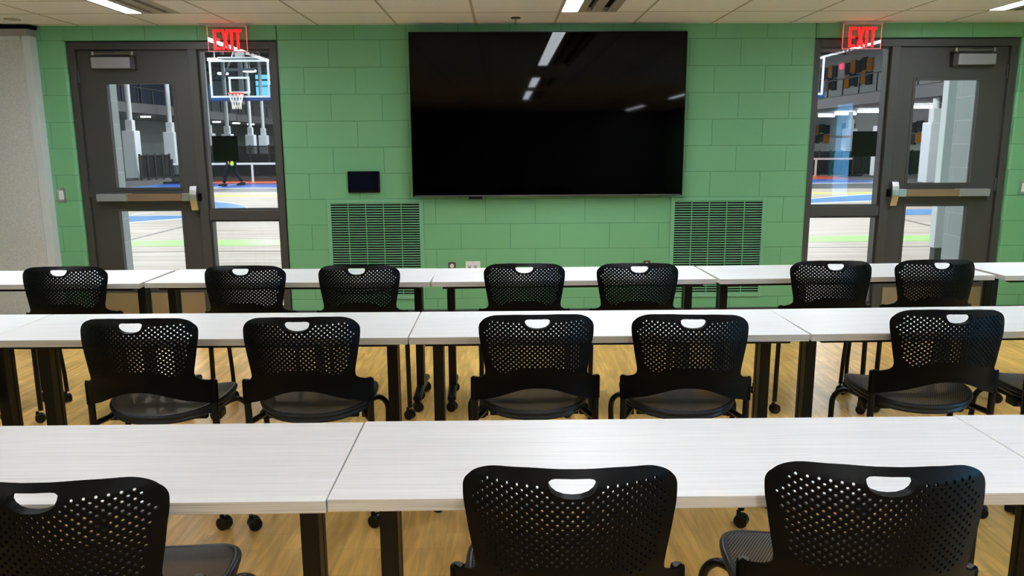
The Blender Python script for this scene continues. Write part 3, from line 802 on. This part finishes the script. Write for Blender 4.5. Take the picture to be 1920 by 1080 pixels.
# ------------------------------------------------------------------ the gymnasium beyond the glass
GX0, GX1, GYE, GZ = -22.0, 19.0, 60.0, 7.4
def gymfloor(b):
    b.box(GX0, GX1, .1, GYE, -.1, 0)
struct(one('floor', gymfloor, track_grey), 'grey sports floor of the gymnasium')
def poly(b, pts, z):
    n = len(pts); b.add([(p[0], p[1], z) for p in pts] + [(p[0], p[1], z-.004) for p in pts], [tuple(range(n)), tuple(range(2*n-1, n-1, -1))] + [(i, i+n, (i+1) % n+n, (i+1) % n) for i in range(n)])
def court(b):
    b.cur = 0; b.box(GX0+.5, GX1-.5, .2, 18.2, -.05, .002)
    z = .006
    b.cur = 3; poly(b, [(-20, 5.03), (17, 5.03), (17, 5.72), (-20, 5.72)], z)
    b.cur = 4; poly(b, [(-20, 16.3), (17, 15.4), (17, 16.1), (-20, 17.0)], z)
    b.cur = 6; poly(b, [(-20, 4.42), (17, 4.42), (17, 4.45), (-20, 4.45)], z)
    b.cur = 6; poly(b, [(-5.875, 5.994), (-5.823, 7.916), (-5.747, 7.728), (-5.792, 5.818)], z)
    b.cur = 6; poly(b, [(7.578, 8.444), (7.449, 7.095), (7.356, 6.926), (7.475, 8.241)], z)
    # blue court arcs with white outline
    A = [(-8.193, 9.848), (-7.764, 9.937), (-7.171, 10.017), (-6.680, 9.983), (-6.303, 9.837), (-6.165, 9.478), (-6.461, 9.442), (-6.786, 9.131), (-7.186, 8.714), (-7.467, 8.400)]
    b.cur = 5; poly(b, [(-8.267, 9.996), (-7.823, 10.062), (-7.225, 10.142), (-6.741, 10.133), (-6.282, 9.955), (-6.032, 9.301), (-6.391, 9.269), (-6.704, 8.943), (-7.097, 8.526), (-7.366, 8.200)], z-.001)
    b.cur = 2; poly(b, A, z+.002)
    B = [(-8.003, 14.168), (-7.474, 13.937), (-7.017, 13.535), (-6.533, 12.974), (-6.165, 12.371), (-5.984, 11.892), (-5.947, 11.519), (-6.134, 11.533), (-6.805, 12.107), (-7.374, 12.545)]
    b.cur = 5; poly(b, [(-8.095, 14.406), (-7.559, 14.169), (-7.080, 13.793), (-6.575, 13.217), (-6.153, 12.450), (-5.908, 11.811), (-5.826, 11.224), (-6.034, 11.240), (-6.702, 11.826), (-7.248, 12.219)], z-.001)
    b.cur = 2; poly(b, B, z+.002)
    C = [(7.457, 13.238), (8.015, 13.762), (9.233, 14.681), (10.394, 15.354), (11.497, 15.840), (10.417, 13.748), (9.309, 13.080), (8.408, 12.793), (7.488, 12.433), (7.008, 12.054)]
    b.cur = 5; poly(b, [(7.560, 13.511), (8.122, 14.031), (9.362, 14.976), (10.554, 15.691), (11.740, 16.312), (10.225, 13.376), (9.143, 12.732), (8.260, 12.455), (7.352, 12.092), (6.861, 11.665)], z-.001)
    b.cur = 2; poly(b, C, z+.002)
    b.cur = 2; poly(b, [(8.412, 10.308), (8.924, 10.406), (9.424, 10.368), (8.804, 9.262), (8.275, 9.181), (7.861, 9.210)], z+.002)
    # white slanting line behind the left door
    b.cur = 5; poly(b, [(-7.939, 10.379), (-7.723, 11.018), (-7.662, 10.879), (-7.848, 10.186)], z)
co = one('floor', court, [gym_wood, c_blue, c_lblue, c_green, c_yellow, c_white, c_line]); struct(co, 'pale maple court with coloured lines')
def track(b):
    z = .004
    b.cur = 0; poly(b, [(-13.220, 21.201), (-12.900, 23.956), (-12.497, 24.071), (-11.117, 23.509), (-8.610, 23.218), (-4.930, 23.383), (1.148, 23.685), (7.375, 23.994), (12.297, 24.500), (13.364, 24.130), (14.110, 23.146), (14.501, 21.663), (13.357, 21.567), (11.101, 21.491), (1.032, 20.663), (-7.830, 20.526), (-10.039, 20.599), (-11.028, 20.479), (-12.892, 20.515)], z)
    b.cur = 1; poly(b, [(-12.900, 23.956), (-13.046, 25.414), (-12.398, 26.964), (-9.665, 26.860), (-5.538, 27.074), (1.293, 27.464), (8.248, 27.594), (13.564, 27.686), (14.068, 26.780), (13.642, 24.049), (13.364, 24.130), (12.297, 24.500), (7.375, 23.994), (1.148, 23.685), (-4.930, 23.383), (-8.610, 23.218), (-11.117, 23.509), (-12.497, 24.071)], z)
    b.cur = 2; poly(b, [(-10.039, 20.599), (-7.830, 20.526), (1.032, 20.663), (11.101, 21.491), (13.357, 21.567), (13.185, 21.208), (10.959, 21.134), (1.019, 20.328), (-7.734, 20.195), (-9.916, 20.266)], z+.002)
    b.cur = 2; poly(b, [(-10.140, 20.871), (-10.116, 23.236), (-10.054, 23.229), (-10.006, 20.857)], z+.003)
tk = one('floor', track, [c_blue, c_red, c_white]); struct(tk, 'blue and orange running track lanes on the gymnasium floor')
# walls
struct(one('wall_gym_left', lambda b: b.box(GX0-.2, GX0, .2, GYE, 0, 3.2), gym_light), 'light grey wall under the left mezzanine')
struct(one('wall_gym_left', lambda b: b.box(GX0-.2, GX0, .2, GYE, 3.2, GZ), gym_grey), 'grey upper wall of the gymnasium, left side')
struct(one('wall_gym_right', lambda b: b.box(GX1, GX1+.2, .2, GYE, 0, GZ), gym_light), 'light wall of the gymnasium, right side')
struct(one('wall_gym_end', lambda b: b.box(GX0-.2, GX1+.2, GYE, GYE+.2, 0, GZ), gym_light), 'light grey end wall of the gymnasium')
struct(one('wall_gym_near', lambda b: (b.box(GX0-.2, XL-.2, .0, .2, 0, GZ), b.box(XR+.2, GX1+.2, .0, .2, 0, GZ), b.box(XL-.2, XR+.2, .0, .2, CZ+.3, GZ)), gym_block_x), 'grey block wall on the gymnasium side')
struct(one('ceiling', lambda b: b.box(GX0-.2, GX1+.2, 0, GYE+.2, GZ, GZ+.2), gym_roof), 'grey roof deck of the gymnasium')
# alcove returns outside the doors
struct(one('wall_alcove_left', lambda b: b.box(-3.75, -3.335, .2, .72, 0, 3.0), gym_block), 'light grey block return wall outside the left door')
struct(one('wall_alcove_right', lambda b: b.box(4.05, 4.45, .2, .86, 0, 3.0), gym_block), 'light grey block return wall outside the right door')
RC = (5.112, 2.600, 0.634); RC0 = (4.958, 2.600, 0.635)
rp = empty('padded_column', (0, 0, 0), label='white boxed column with dark base outside the right door', cat='column')
one('casing', lambda b: b.box(RC0[0], RC[0]+.5, 2.6, 2.72, .235, 3.6, .01), gym_pad, parent=rp)
one('base', lambda b: b.box(RC0[0]+.02, RC[0]+.45, 2.61, 2.71, 0, .235), mat('dark_column_base', (.05, .055, .06), .5), parent=rp)
# mezzanines
def mez(x0, x1, edge, z0=2.90, z1=3.32):
    def f(b):
        b.cur = 0; b.box(min(edge, edge+math.copysign(.25, x1-edge)), max(edge, edge+math.copysign(.25, x1-edge)), 12, GYE, z0, z1)
        b.cur = 1; a = edge+math.copysign(.25, x1-edge); b.box(min(a, x1), max(a, x1), 12, GYE, z0+.05, z1-.1)
    return f
struct(one('trim_1', mez(-16.5, GX0, -16.5), [gym_fascia, gym_grey]), 'taupe mezzanine edge along the left side of the gymnasium')
struct(one('trim_2', mez(14.2, GX1, 14.2), [gym_fascia, gym_grey]), 'taupe mezzanine edge along the right side of the gymnasium')
def railing(x, label, h=.78):
    e = empty('mezzanine_railing', (x, 0, 3.26), label=label, cat='railing')
    one('top_rail', lambda b: (b.tube([(0, 12, h), (0, GYE, h)], .03, 8), b.tube([(0, 12, .08), (0, GYE, .08)], .025, 8)), rail_dark, parent=e)
    for i in range(33): one('post', lambda b: b.box(-.025, .025, 12+i*1.5, 12.05+i*1.5, 0, h), rail_dark, parent=e)
railing(-16.55, 'dark railing on the left mezzanine seen through the left door')
railing(14.25, 'dark railing on the right mezzanine seen through the right sidelight')
one('gym_window_wall', lambda b: (b.box(GX0+.02, GX0+.10, 14, 50, 3.3, 6.3)), navy, 'navy glazed wall above the left mezzanine', 'glazed wall')
e = empty('wall_panel', (GX0+.1, 0, 3.4), label='royal blue wall panel over the left mezzanine behind the left door', cat='wall panel')
one('board', lambda b: b.box(0, .06, 29.6, 32.0, 0, 3), royal, parent=e); one('mullions', lambda b: [b.box(.0, .08, y, y+.12, -.1, 3) for y in (27.4, 29.5, 32.1, 35.0, 38.4, 42)], mat('grey_mullion', (.12, .13, .14), .5), parent=e)
# padded posts under the mezzanine edges
def post(x, y, label, grp, padh=2.07, top=GZ):
    e = empty('padded_post', (x, y, 0), label=label, cat='post', group=grp)
    one('post', lambda b: b.cyl((0, 0, top/2), .11, top, 'z', 12), gym_white, parent=e, smooth=True)
    one('pad', lambda b: b.box(-.27, .27, -.27, .27, .08, padh, .03), gym_pad, parent=e)
    one('bracket', lambda b: b.box(-.15, .15, -.15, .15, padh, padh+.45, .02), gym_white, parent=e)
for px, y, pn in ((250, 27.5, 'leftmost white padded post behind the left door'), (325, 31.4, 'white padded post at the right of the left door glass'), (397, 36.3, 'white padded post at the left edge of the left sidelight'), (429, 38.8, 'white padded post behind the black panel of the left sidelight'), (472, 42.9, 'white padded post right of the black panel in the left sidelight'), (496, 45.4, 'rightmost white padded post in the left sidelight')):
    post({250: (-15.828, 27.500, 0.844)[0], 325: (-15.785, 31.400, 0.764)[0], 397: (-15.807, 36.300, 0.664)[0], 429: (-15.673, 38.800, 0.612)[0], 472: (-15.675, 42.900, 0.529)[0], 496: (-15.636, 45.400, 0.477)[0]}[px], y, pn, 'padded posts along the left mezzanine')
post((14.399, 20.000, 0.829)[0], 20.0, 'white padded post beside the boxed column behind the right door', 'padded posts along the right mezzanine', top=2.86)
post((16.868, 32.000, 0.571)[0], 32.0, 'white padded post in the left half of the right sidelight', 'padded posts along the right mezzanine', top=2.86)
post((15.327, 25.500, 0.712)[0], 25.5, 'slim white padded post at the right edge of the right sidelight', 'padded posts along the right mezzanine', top=2.86)
# lights under the mezzanines and at the far roof
def disc(px, y, z, r, label):
    p = None
    return one('downlight', lambda b: b.cyl((0, 0, 0), r, .06, 'z', 20), led, label, 'ceiling light', 'round lights under the left mezzanine', loc=(px, y, z))
for (x, y, lab) in ((-18.6, 35.2, 'round light under the left mezzanine behind the left door'), (-18.7, 42.8, 'round light under the left mezzanine, first in the left sidelight'), (-18.4, 44.8, 'round light under the left mezzanine, second in the left sidelight'), (-18.3, 48.2, 'round light under the left mezzanine, third in the left sidelight'), (-18.2, 51.0, 'round light under the left mezzanine, fourth in the left sidelight')):
    disc(x, y, 2.92, .24, lab)
for px0, px1, py, y, lab in ((1535, 1565, 221, 36.5, 'first'), (1566, 1606, 217.5, 33.5, 'second'), (1609, 1652, 213.5, 30.5, 'third'), (1714, 1756, 205, 26.0, 'fourth')):
    a = (16.100, 30.000, 2.695)
    z = 2.84
    x0 = {1535: (17.117, 36.500, 2.732)[0], 1566: (16.744, 33.500, 2.742)[0], 1609: (16.545, 30.500, 2.736)[0], 1714: (16.802, 26.000, 2.736)[0]}[px0]
    x1 = {1535: (17.989, 36.500, 2.727)[0], 1566: (17.825, 33.500, 2.737)[0], 1609: (17.619, 30.500, 2.731)[0], 1714: (17.723, 26.000, 2.732)[0]}[px0]
    one('linear_light', lambda b: b.box(x0, x1, y, y+.12, z-.06, z+.06, .03), led, '%s bright light bar under the right mezzanine counted from the television' % lab, 'ceiling light', 'light bars under the right mezzanine')
for i, (p, rr, lab) in enumerate((((-12.955, 30.000, 5.226), .3, 'white high bay lamp left of the backboard top'), ((-17.498, 44.000, 5.851), .32, 'white high bay lamp behind the backboard glass, left'), ((-14.564, 40.000, 5.641), .36, 'white high bay lamp behind the backboard glass, right'))):
    e = empty('high_bay_lamp', p, label=lab, cat='ceiling light', group='high bay lamps')
    one('lens', lambda b: b.cyl((0, 0, 0), rr, .10, 'z', 20), led, parent=e)
    one('hanger', lambda b: b.tube([(0, 0, .05), (0, 0, GZ-p[2])], .03, 6), gym_dark, parent=e)
# roof trusses
for i, y in enumerate((22, 30, 38, 46, 54)):
    def truss(b):
        b.tube([(GX0, y, GZ-.15), (GX1, y, GZ-.15)], .07, 6); b.tube([(GX0, y, GZ-1.15), (GX1, y, GZ-1.15)], .07, 6)
        x = GX0; k = 0
        while x < GX1-1.5:
            b.tube([(x, y, GZ-.15 if k % 2 else GZ-1.15), (x+1.4, y, GZ-1.15 if k % 2 else GZ-.15)], .04, 5); x += 1.4; k += 1
    struct(one('trim_%d' % (i+3), truss, gym_dark), 'dark steel roof truss of the gymnasium')
# daylit clerestory in the end wall, seen behind the backboard
def dayw(p0, p1, label, rows):
    x0, z1 = p0[0], p0[2]; x1, z0 = p1[0], p1[2]
    e = empty('daylit_window', (x0, GYE, z0), label=label, cat='window', group='daylit gymnasium windows')
    one('frame', lambda b: ring(b, -.1, x1-x0+.1, -.1, z1-z0+.1, .1, -.12, 0), gym_dark, parent=e)
    H_ = z1-z0
    for r in range(rows): one('pane', lambda b: b.box(0, x1-x0, -.06, -.02, H_*r/rows+.06, H_*(r+1)/rows-.06), sky_pane, parent=e)
dayw((-20.417, 59.900, 7.193), (-19.179, 59.900, 5.262), 'bright blue two-pane window on the far wall at the right of the backboard', 2)
e = empty('daylit_window', (GX0+.10, 48.4, 5.0), label='narrow bright blue window high on the left wall behind the backboard', cat='window', group='daylit gymnasium windows')
one('pane', lambda b: (b.box(0, .05, 0, .9, 0, .8), b.box(0, .05, 0, .9, .88, 1.7)), sky_pane, parent=e)
one('frame', lambda b: (b.box(0, .08, -.08, 0, -.05, 1.75), b.box(0, .08, .9, .98, -.05, 1.75), b.box(0, .08, 0, .9, .8, .88)), gym_dark, parent=e)
one('wall_panel', lambda b: b.box((-23.410, 59.900, 7.588)[0]+.15, (-22.576, 59.900, 4.589)[0], 59.8, 59.95, 3.3, 6.0), navy, 'tall navy panel on the far wall behind the backboard', 'wall panel')
one('far_exit_sign', lambda b: b.box(-.3, .3, 0, .1, -.3, .3), mat('far_red_sign', (.9, .02, .05), .5, emit=2.2, ecol=(1, .02, .06)), 'tiny red lit exit sign behind the left backboard', 'exit sign', 'distant exit signs', loc=(-22.803, 59.700, 6.251))
one('far_exit_sign', lambda b: b.box(-.08, 0, -.16, .16, -.12, .12), MATS['far_red_sign'], 'tiny red lit exit sign on the right gymnasium wall', 'exit sign', 'distant exit signs', loc=(GX1, 38.4, 5.6))
# acoustic panels on the right hand wall
def panels(y0, y1, z0, z1, cols, label):
    n = len(cols[0]); e = empty('acoustic_panel_cluster', (GX1, y0, z0), label=label, cat='acoustic panels', group='acoustic panel clusters')
    for r, row in enumerate(cols):
        for c, ch in enumerate(row):
            if ch == '.': continue
            dy = (y1-y0)/n; dz = (z1-z0)/len(cols); off = (.18 if c % 2 else -.05)*dz
            one('panel', lambda b: b.box(-.09, -.005, c*dy+.02, (c+1)*dy-.02, (len(cols)-1-r)*dz+.03+off*.5, (len(cols)-r)*dz-.03+off*.5), orange if ch == 'o' else navy2, parent=e)
def yat(px, X):   # depth at which the line of sight through a column meets a side wall
    d = (X)/((px-975.0)/1448.9); return d*.983-6.192+.0
panels(yat(1639, GX1), yat(1590, GX1), 4.35, 5.75, ['onnon', 'nonno'][:2], 'navy and orange acoustic panels high on the right wall, nearer cluster')
panels(yat(1575, GX1), yat(1546, GX1), 4.35, 5.75, ['nonn', 'nnon'], 'navy and orange acoustic panels high on the right wall, farther cluster')
panels(yat(1690, GX1), yat(1658, GX1), 4.2, 5.7, ['nn', 'n.'], 'navy acoustic panels high on the right wall at the edge of the right sidelight')
panels(yat(1568, GX1), yat(1534, GX1), 1.35, 2.45, ['nnon', 'onno'], 'navy and orange acoustic panels under the right mezzanine, seen in the sidelight')
panels(yat(1614, GX1), yat(1592, GX1), 1.45, 2.45, ['nn', 'nn'], 'navy acoustic panels under the right mezzanine beside the black panel')
panels(yat(1752, GX1), yat(1716, GX1), 1.30, 2.35, ['onn', 'non'], 'navy and orange acoustic panels behind the right door')
# fences and nets
def fence(p0, p1, h, m, label, n, name='mesh_fence', cat='fence'):
    a = Vector(p0); c = Vector(p1); a.z = c.z = 0; d = c-a; L = d.length; ang = math.atan2(d.y, d.x)
    e = empty(name, a, ang, label=label, cat=cat)
    one('mesh', lambda b: b.box(0, L, -.01, .01, .08, h-.03), m, parent=e)
    one('rails', lambda b: (b.box(0, L, -.025, .025, h-.05, h), b.box(0, L, -.025, .025, .05, .12)), rail_dark, parent=e)
    for i in range(n+1): one('post', lambda b: b.box(i*L/n-.03, i*L/n+.03, -.03, .03, 0, h+.04), rail_dark, parent=e)
fence((-15.325, 27.000, 0.851), (-14.581, 28.200, 0.823), 1.06, fence_mesh, 'black mesh fence behind the left door', 4)
fence((-14.000, 29.500, 0.793), (-9.779, 29.500, 0.770), 1.42, curtain_mesh, 'see-through dark divider behind the court net in the left sidelight', 5)
fence((-15.373, 33.000, 0.729), (-10.738, 33.000, 0.703), 1.02, fence_mesh, 'black mesh fence behind the divider in the left sidelight', 10)
fence((13.362, 28.000, 0.672), (16.772, 28.000, 0.653), 1.05, fence_mesh, 'black mesh fence in the right sidelight', 7)
fence((17.222, 27.500, 0.661), (18.964, 27.500, 0.651), 1.06, fence_mesh, 'black mesh fence behind the right door', 4)
def cnet(p0, p1, h, label):
    a = Vector(p0); c = Vector(p1); a.z = c.z = 0; d = c-a; L = d.length
    e = empty('court_net', a, math.atan2(d.y, d.x), label=label, cat='net')
    one('netting', lambda b: b.box(0, L, -.006, .006, .06, h), court_net, parent=e)
    one('tape', lambda b: b.box(0, L, -.02, .02, h-.08, h), net_white, parent=e)
    one('centre_strap', lambda b: b.box(L*.5-.04, L*.5+.04, -.03, .03, 0.02, h), net_white, parent=e)
    for s in (0, L): one('post', lambda b: (b.cyl((s, 0, (h+.15)/2), .05, h+.15, 'z', 10), b.box(s-.3, s+.3, -.25, .25, 0, .08)), rail_dark, parent=e)
cnet((-12.719, 24.000, 0.898), (-6.595, 24.000, 0.864), .78, 'low court net with white tape in the left sidelight')
cnet((11.718, 27.000, 0.701), (14.911, 27.000, 0.684), .78, 'low court net with white tape in the right sidelight')
# basketball backboards
def hoop(cx, y, zb, label):
    e = empty('basketball_backboard', (cx, y, zb), label=label, cat='basketball hoop', group='basketball hoops')
    W2, H_ = .91, 1.12
    one('glass', lambda b: b.box(-W2, W2, -.01, .01, 0, H_), backboard_glass, parent=e)
    one('frame', lambda b: ring(b, -W2, W2, 0, H_, .055, -.03, .03), mat('pale_blue_white_frame', (.62, .72, .80), .4), parent=e)
    one('target_square', lambda b: ring(b, -.34, .30, .12, .62, .06, -.025, -.012), MATS['pale_blue_white_frame'], parent=e)
    one('padding', lambda b: (b.box(-W2-.03, W2+.03, -.04, .04, -.10, 0, .01), b.box(-W2-.05, -W2, -.04, .04, -.10, .38, .01), b.box(W2, W2+.05, -.04, .04, -.10, .38, .01)), blue_pad, parent=e)
    rm = one('rim', lambda b: (b.tube([(.23*cos(t)-.02, -.38+.23*sin(t), .10) for t in [2*pi*i/24 for i in range(24)]], .018, 8, closed=True), b.box(-.10, .06, -.17, -.02, .02, .14)), rim_red, parent=e, smooth=True)
    def net(b):
        R0, R1, Hn, n = .22, .13, .46, 12
        for k in range(n):
            for sg in (1, -1):
                pts = []
                for j in range(7):
                    f = j/6; r = R0+(R1-R0)*min(1, f*1.4); t = 2*pi*(k+sg*f*1.5)/n
                    pts.append((r*cos(t)-.02, -.38+r*sin(t), .10-Hn*f))
                b.tube(pts, .009, 5)
    one('net', net, net_white, parent=rm)
    def mount(b):
        b.box(-.06, .06, .05, .15, -.2, GZ-zb); b.box(-.12, .12, .04, .22, H_+.02, H_+.22)
        b.tube([(-.65, .06, H_+.06), (.65, .06, H_+.06)], .04, 6); b.tube([(-.55, .1, .55), (0, .12, H_+.6)], .03, 6)
        b.box(-.45, .45, .04, .10, H_-.32, H_-.24)
    one('mount', mount, mat('pale_grey_steelwork', (.30, .33, .36), .5), parent=e)
HB = (-8.069, 18.400, 2.885)
hoop(HB[0], HB[1], HB[2], 'glass basketball backboard with red rim in the left sidelight')
HC = (9.784, 18.000, 2.858)
hoop(HC[0]-.93, HC[1], HC[2], 'glass basketball backboard whose right edge shows in the right sidelight')
# light column wash lamps on the wall under the mezzanine
for x, y, lab in ((GX0, 37.2, 'bright wall lamp under the left mezzanine behind the left door'), (GX0, 49.0, 'bright wall lamp under the left mezzanine in the left sidelight')):
    e = empty('wall_lamp', (x, y, 2.3), label=lab, cat='wall lamp', group='wall lamps under the mezzanine')
    one('body', lambda b: b.box(0, .15, -.12, .12, 0, .3, .01), gym_dark, parent=e)
    L = bpy.data.lights.new('wall_lamp_light', 'SPOT'); L.energy = 500; L.spot_size = radians(70); L.spot_blend = .6; L.shadow_soft_size = .05
    o = bpy.data.objects.new('wall_lamp_light', L); COL.objects.link(o); o.parent = e; o.location = (.22, 0, 0.1); o.rotation_euler = (0, radians(12), 0)

# ------------------------------------------------------------------ the person walking behind the sidelight
def person():
    P0 = (-9.675, 21.800, 0.926)
    root = empty('person', (P0[0], 21.8, 0), label='person in dark trousers walking behind the black panel of the left sidelight', cat='person')
    # joints in local coordinates; walking towards -x
    J = {'pelvis': (0, 0, .93), 'waist': (-.01, 0, 1.08), 'chest': (-.03, 0, 1.28), 'neck': (-.05, 0, 1.45), 'neck2': (-.06, 0, 1.51),
         'hl': (-.02, -.09, .88), 'kl': (-.20, -.09, .50), 'al': (-.30, -.09, .10), 'tl': (-.44, -.09, .05),
         'hr': (.02, .09, .88), 'kr': (.07, .09, .49), 'ar': (.32, .09, .14), 'tr': (.20, .09, .05),
         'sl': (-.05, -.19, 1.39), 'el': (.10, -.23, 1.14), 'wl': (-.02, -.24, .92), 'sr': (-.05, .19, 1.39), 'er': (-.18, .22, 1.15), 'wr': (-.36, .18, 1.05),
         'head': (-.07, 0, 1.60), 'head2': (-.08, 0, 1.70)}
    Rr = {'pelvis': .14, 'waist': .125, 'chest': .15, 'neck': .055, 'neck2': .055, 'hl': .095, 'kl': .062, 'al': .042, 'tl': .035, 'hr': .095, 'kr': .062, 'ar': .042, 'tr': .035,
          'sl': .06, 'el': .045, 'wl': .03, 'sr': .06, 'er': .045, 'wr': .03, 'head': .095, 'head2': .085}
    E = [('pelvis', 'waist'), ('waist', 'chest'), ('chest', 'neck'), ('neck', 'neck2'), ('neck2', 'head'), ('head', 'head2'), ('pelvis', 'hl'), ('hl', 'kl'), ('kl', 'al'), ('al', 'tl'), ('pelvis', 'hr'), ('hr', 'kr'), ('kr', 'ar'), ('ar', 'tr'),
         ('chest', 'sl'), ('sl', 'el'), ('el', 'wl'), ('chest', 'sr'), ('sr', 'er'), ('er', 'wr')]
    def skin(name, js, es, grow, m, root_j, parent):
        me = bpy.data.meshes.new(name); idx = {j: i for i, j in enumerate(js)}
        me.from_pydata([J[j] for j in js], [(idx[a], idx[c]) for a, c in es], [])
        o = bpy.data.objects.new(name, me); COL.objects.link(o); o.parent = parent
        o.modifiers.new('skin', 'SKIN'); sb = o.modifiers.new('sub', 'SUBSURF'); sb.levels = 2; sb.render_levels = 2
        for i, j in enumerate(js):
            r = Rr[j]*grow; me.skin_vertices[0].data[i].radius = (r, r); me.skin_vertices[0].data[i].use_root = (j == root_j)
        me.materials.append(m); return o
    # hands: palm, four fingers and a thumb chained onto each wrist
    for s, wj in (('l', 'wl'), ('r', 'wr')):
        wx, wy, wz = J[wj]
        J['p'+s] = (wx-.01, wy, wz-.07); Rr['p'+s] = .026; E.append((wj, 'p'+s))
        for f in range(4):
            a = 'f%s%d' % (s, f); J[a] = (wx-.03+.018*f, wy+.004, wz-.115-(.006 if f in (1, 2) else 0)); Rr[a] = .009; E.append(('p'+s, a))
            c = a+'t'; J[c] = (wx-.045+.018*f, wy+.008, wz-.150); Rr[c] = .008; E.append((a, c))
        a = 't%s0' % s; J[a] = (wx-.045, wy-.005, wz-.085); Rr[a] = .009; E.append((wj, a))
    J['nose'] = (-.165, 0, 1.61); Rr['nose'] = .016; E.append(('head', 'nose'))
    body = skin('body', list(J), E, 1.0, mat('skin', (.42, .24, .17), .5), 'pelvis', root)
    tj = ['waist', 'pelvis', 'hl', 'kl', 'al', 'hr', 'kr', 'ar']
    skin('trousers', tj, [e for e in E if e[0] in tj and e[1] in tj], 1.28, speckle(mat('navy_trousers', (.01, .014, .04), .8), (.0015, .002, .005), (.002, .004, .014), scale=9), 'pelvis', body)
    sj = ['pelvis', 'waist', 'chest', 'sl', 'el', 'sr', 'er']
    skin('hi_vis_shirt', sj, [e for e in E if e[0] in sj and e[1] in sj], 1.22, mat('hi_vis_yellow', (.55, .85, .05), .6), 'pelvis', body)
    def shoes(b):
        for x0, y0, z0, tilt in ((-.50, -.09, .0, 0), (.10, .09, .02, .25)):
            L_ = .30; vs = []; prof = [(0, .03), (.02, .07), (.12, .09), (.20, .11), (.30, .10), (.31, .02), (.30, 0), (.02, 0)]
            b.prism([(x0+px*cos(tilt), z0+pz+px*sin(tilt)*.3) for px, pz in prof], y0-.05, y0+.05)
    one('shoes', shoes, mat('black_shoe', (.008, .008, .01), .5), parent=body)
    def hair(b):
        n = 12; vs = []; fs = []
        for j in range(6):
            ph = j/5*pi*.55
            for i in range(n):
                t = 2*pi*i/n; vs.append((-.055+.112*sin(ph)*cos(t), .105*sin(ph)*sin(t), 1.665+.125*cos(ph)))
        for j in range(5):
            for i in range(n): fs.append((j*n+i, j*n+(i+1) % n, (j+1)*n+(i+1) % n, (j+1)*n+i))
        b.add(vs, fs)
    one('hi_vis_cloth', lambda b: b.tube([(.06, -.16, .92), (.07, -.17, .84), (.06, -.17, .76), (.05, -.16, .71)], [.03, .06, .065, .02], 10), MATS['hi_vis_yellow'], parent=body, smooth=True)
    one('hair', hair, mat('dark_hair', (.02, .015, .01), .7), parent=body, smooth=True)
person()
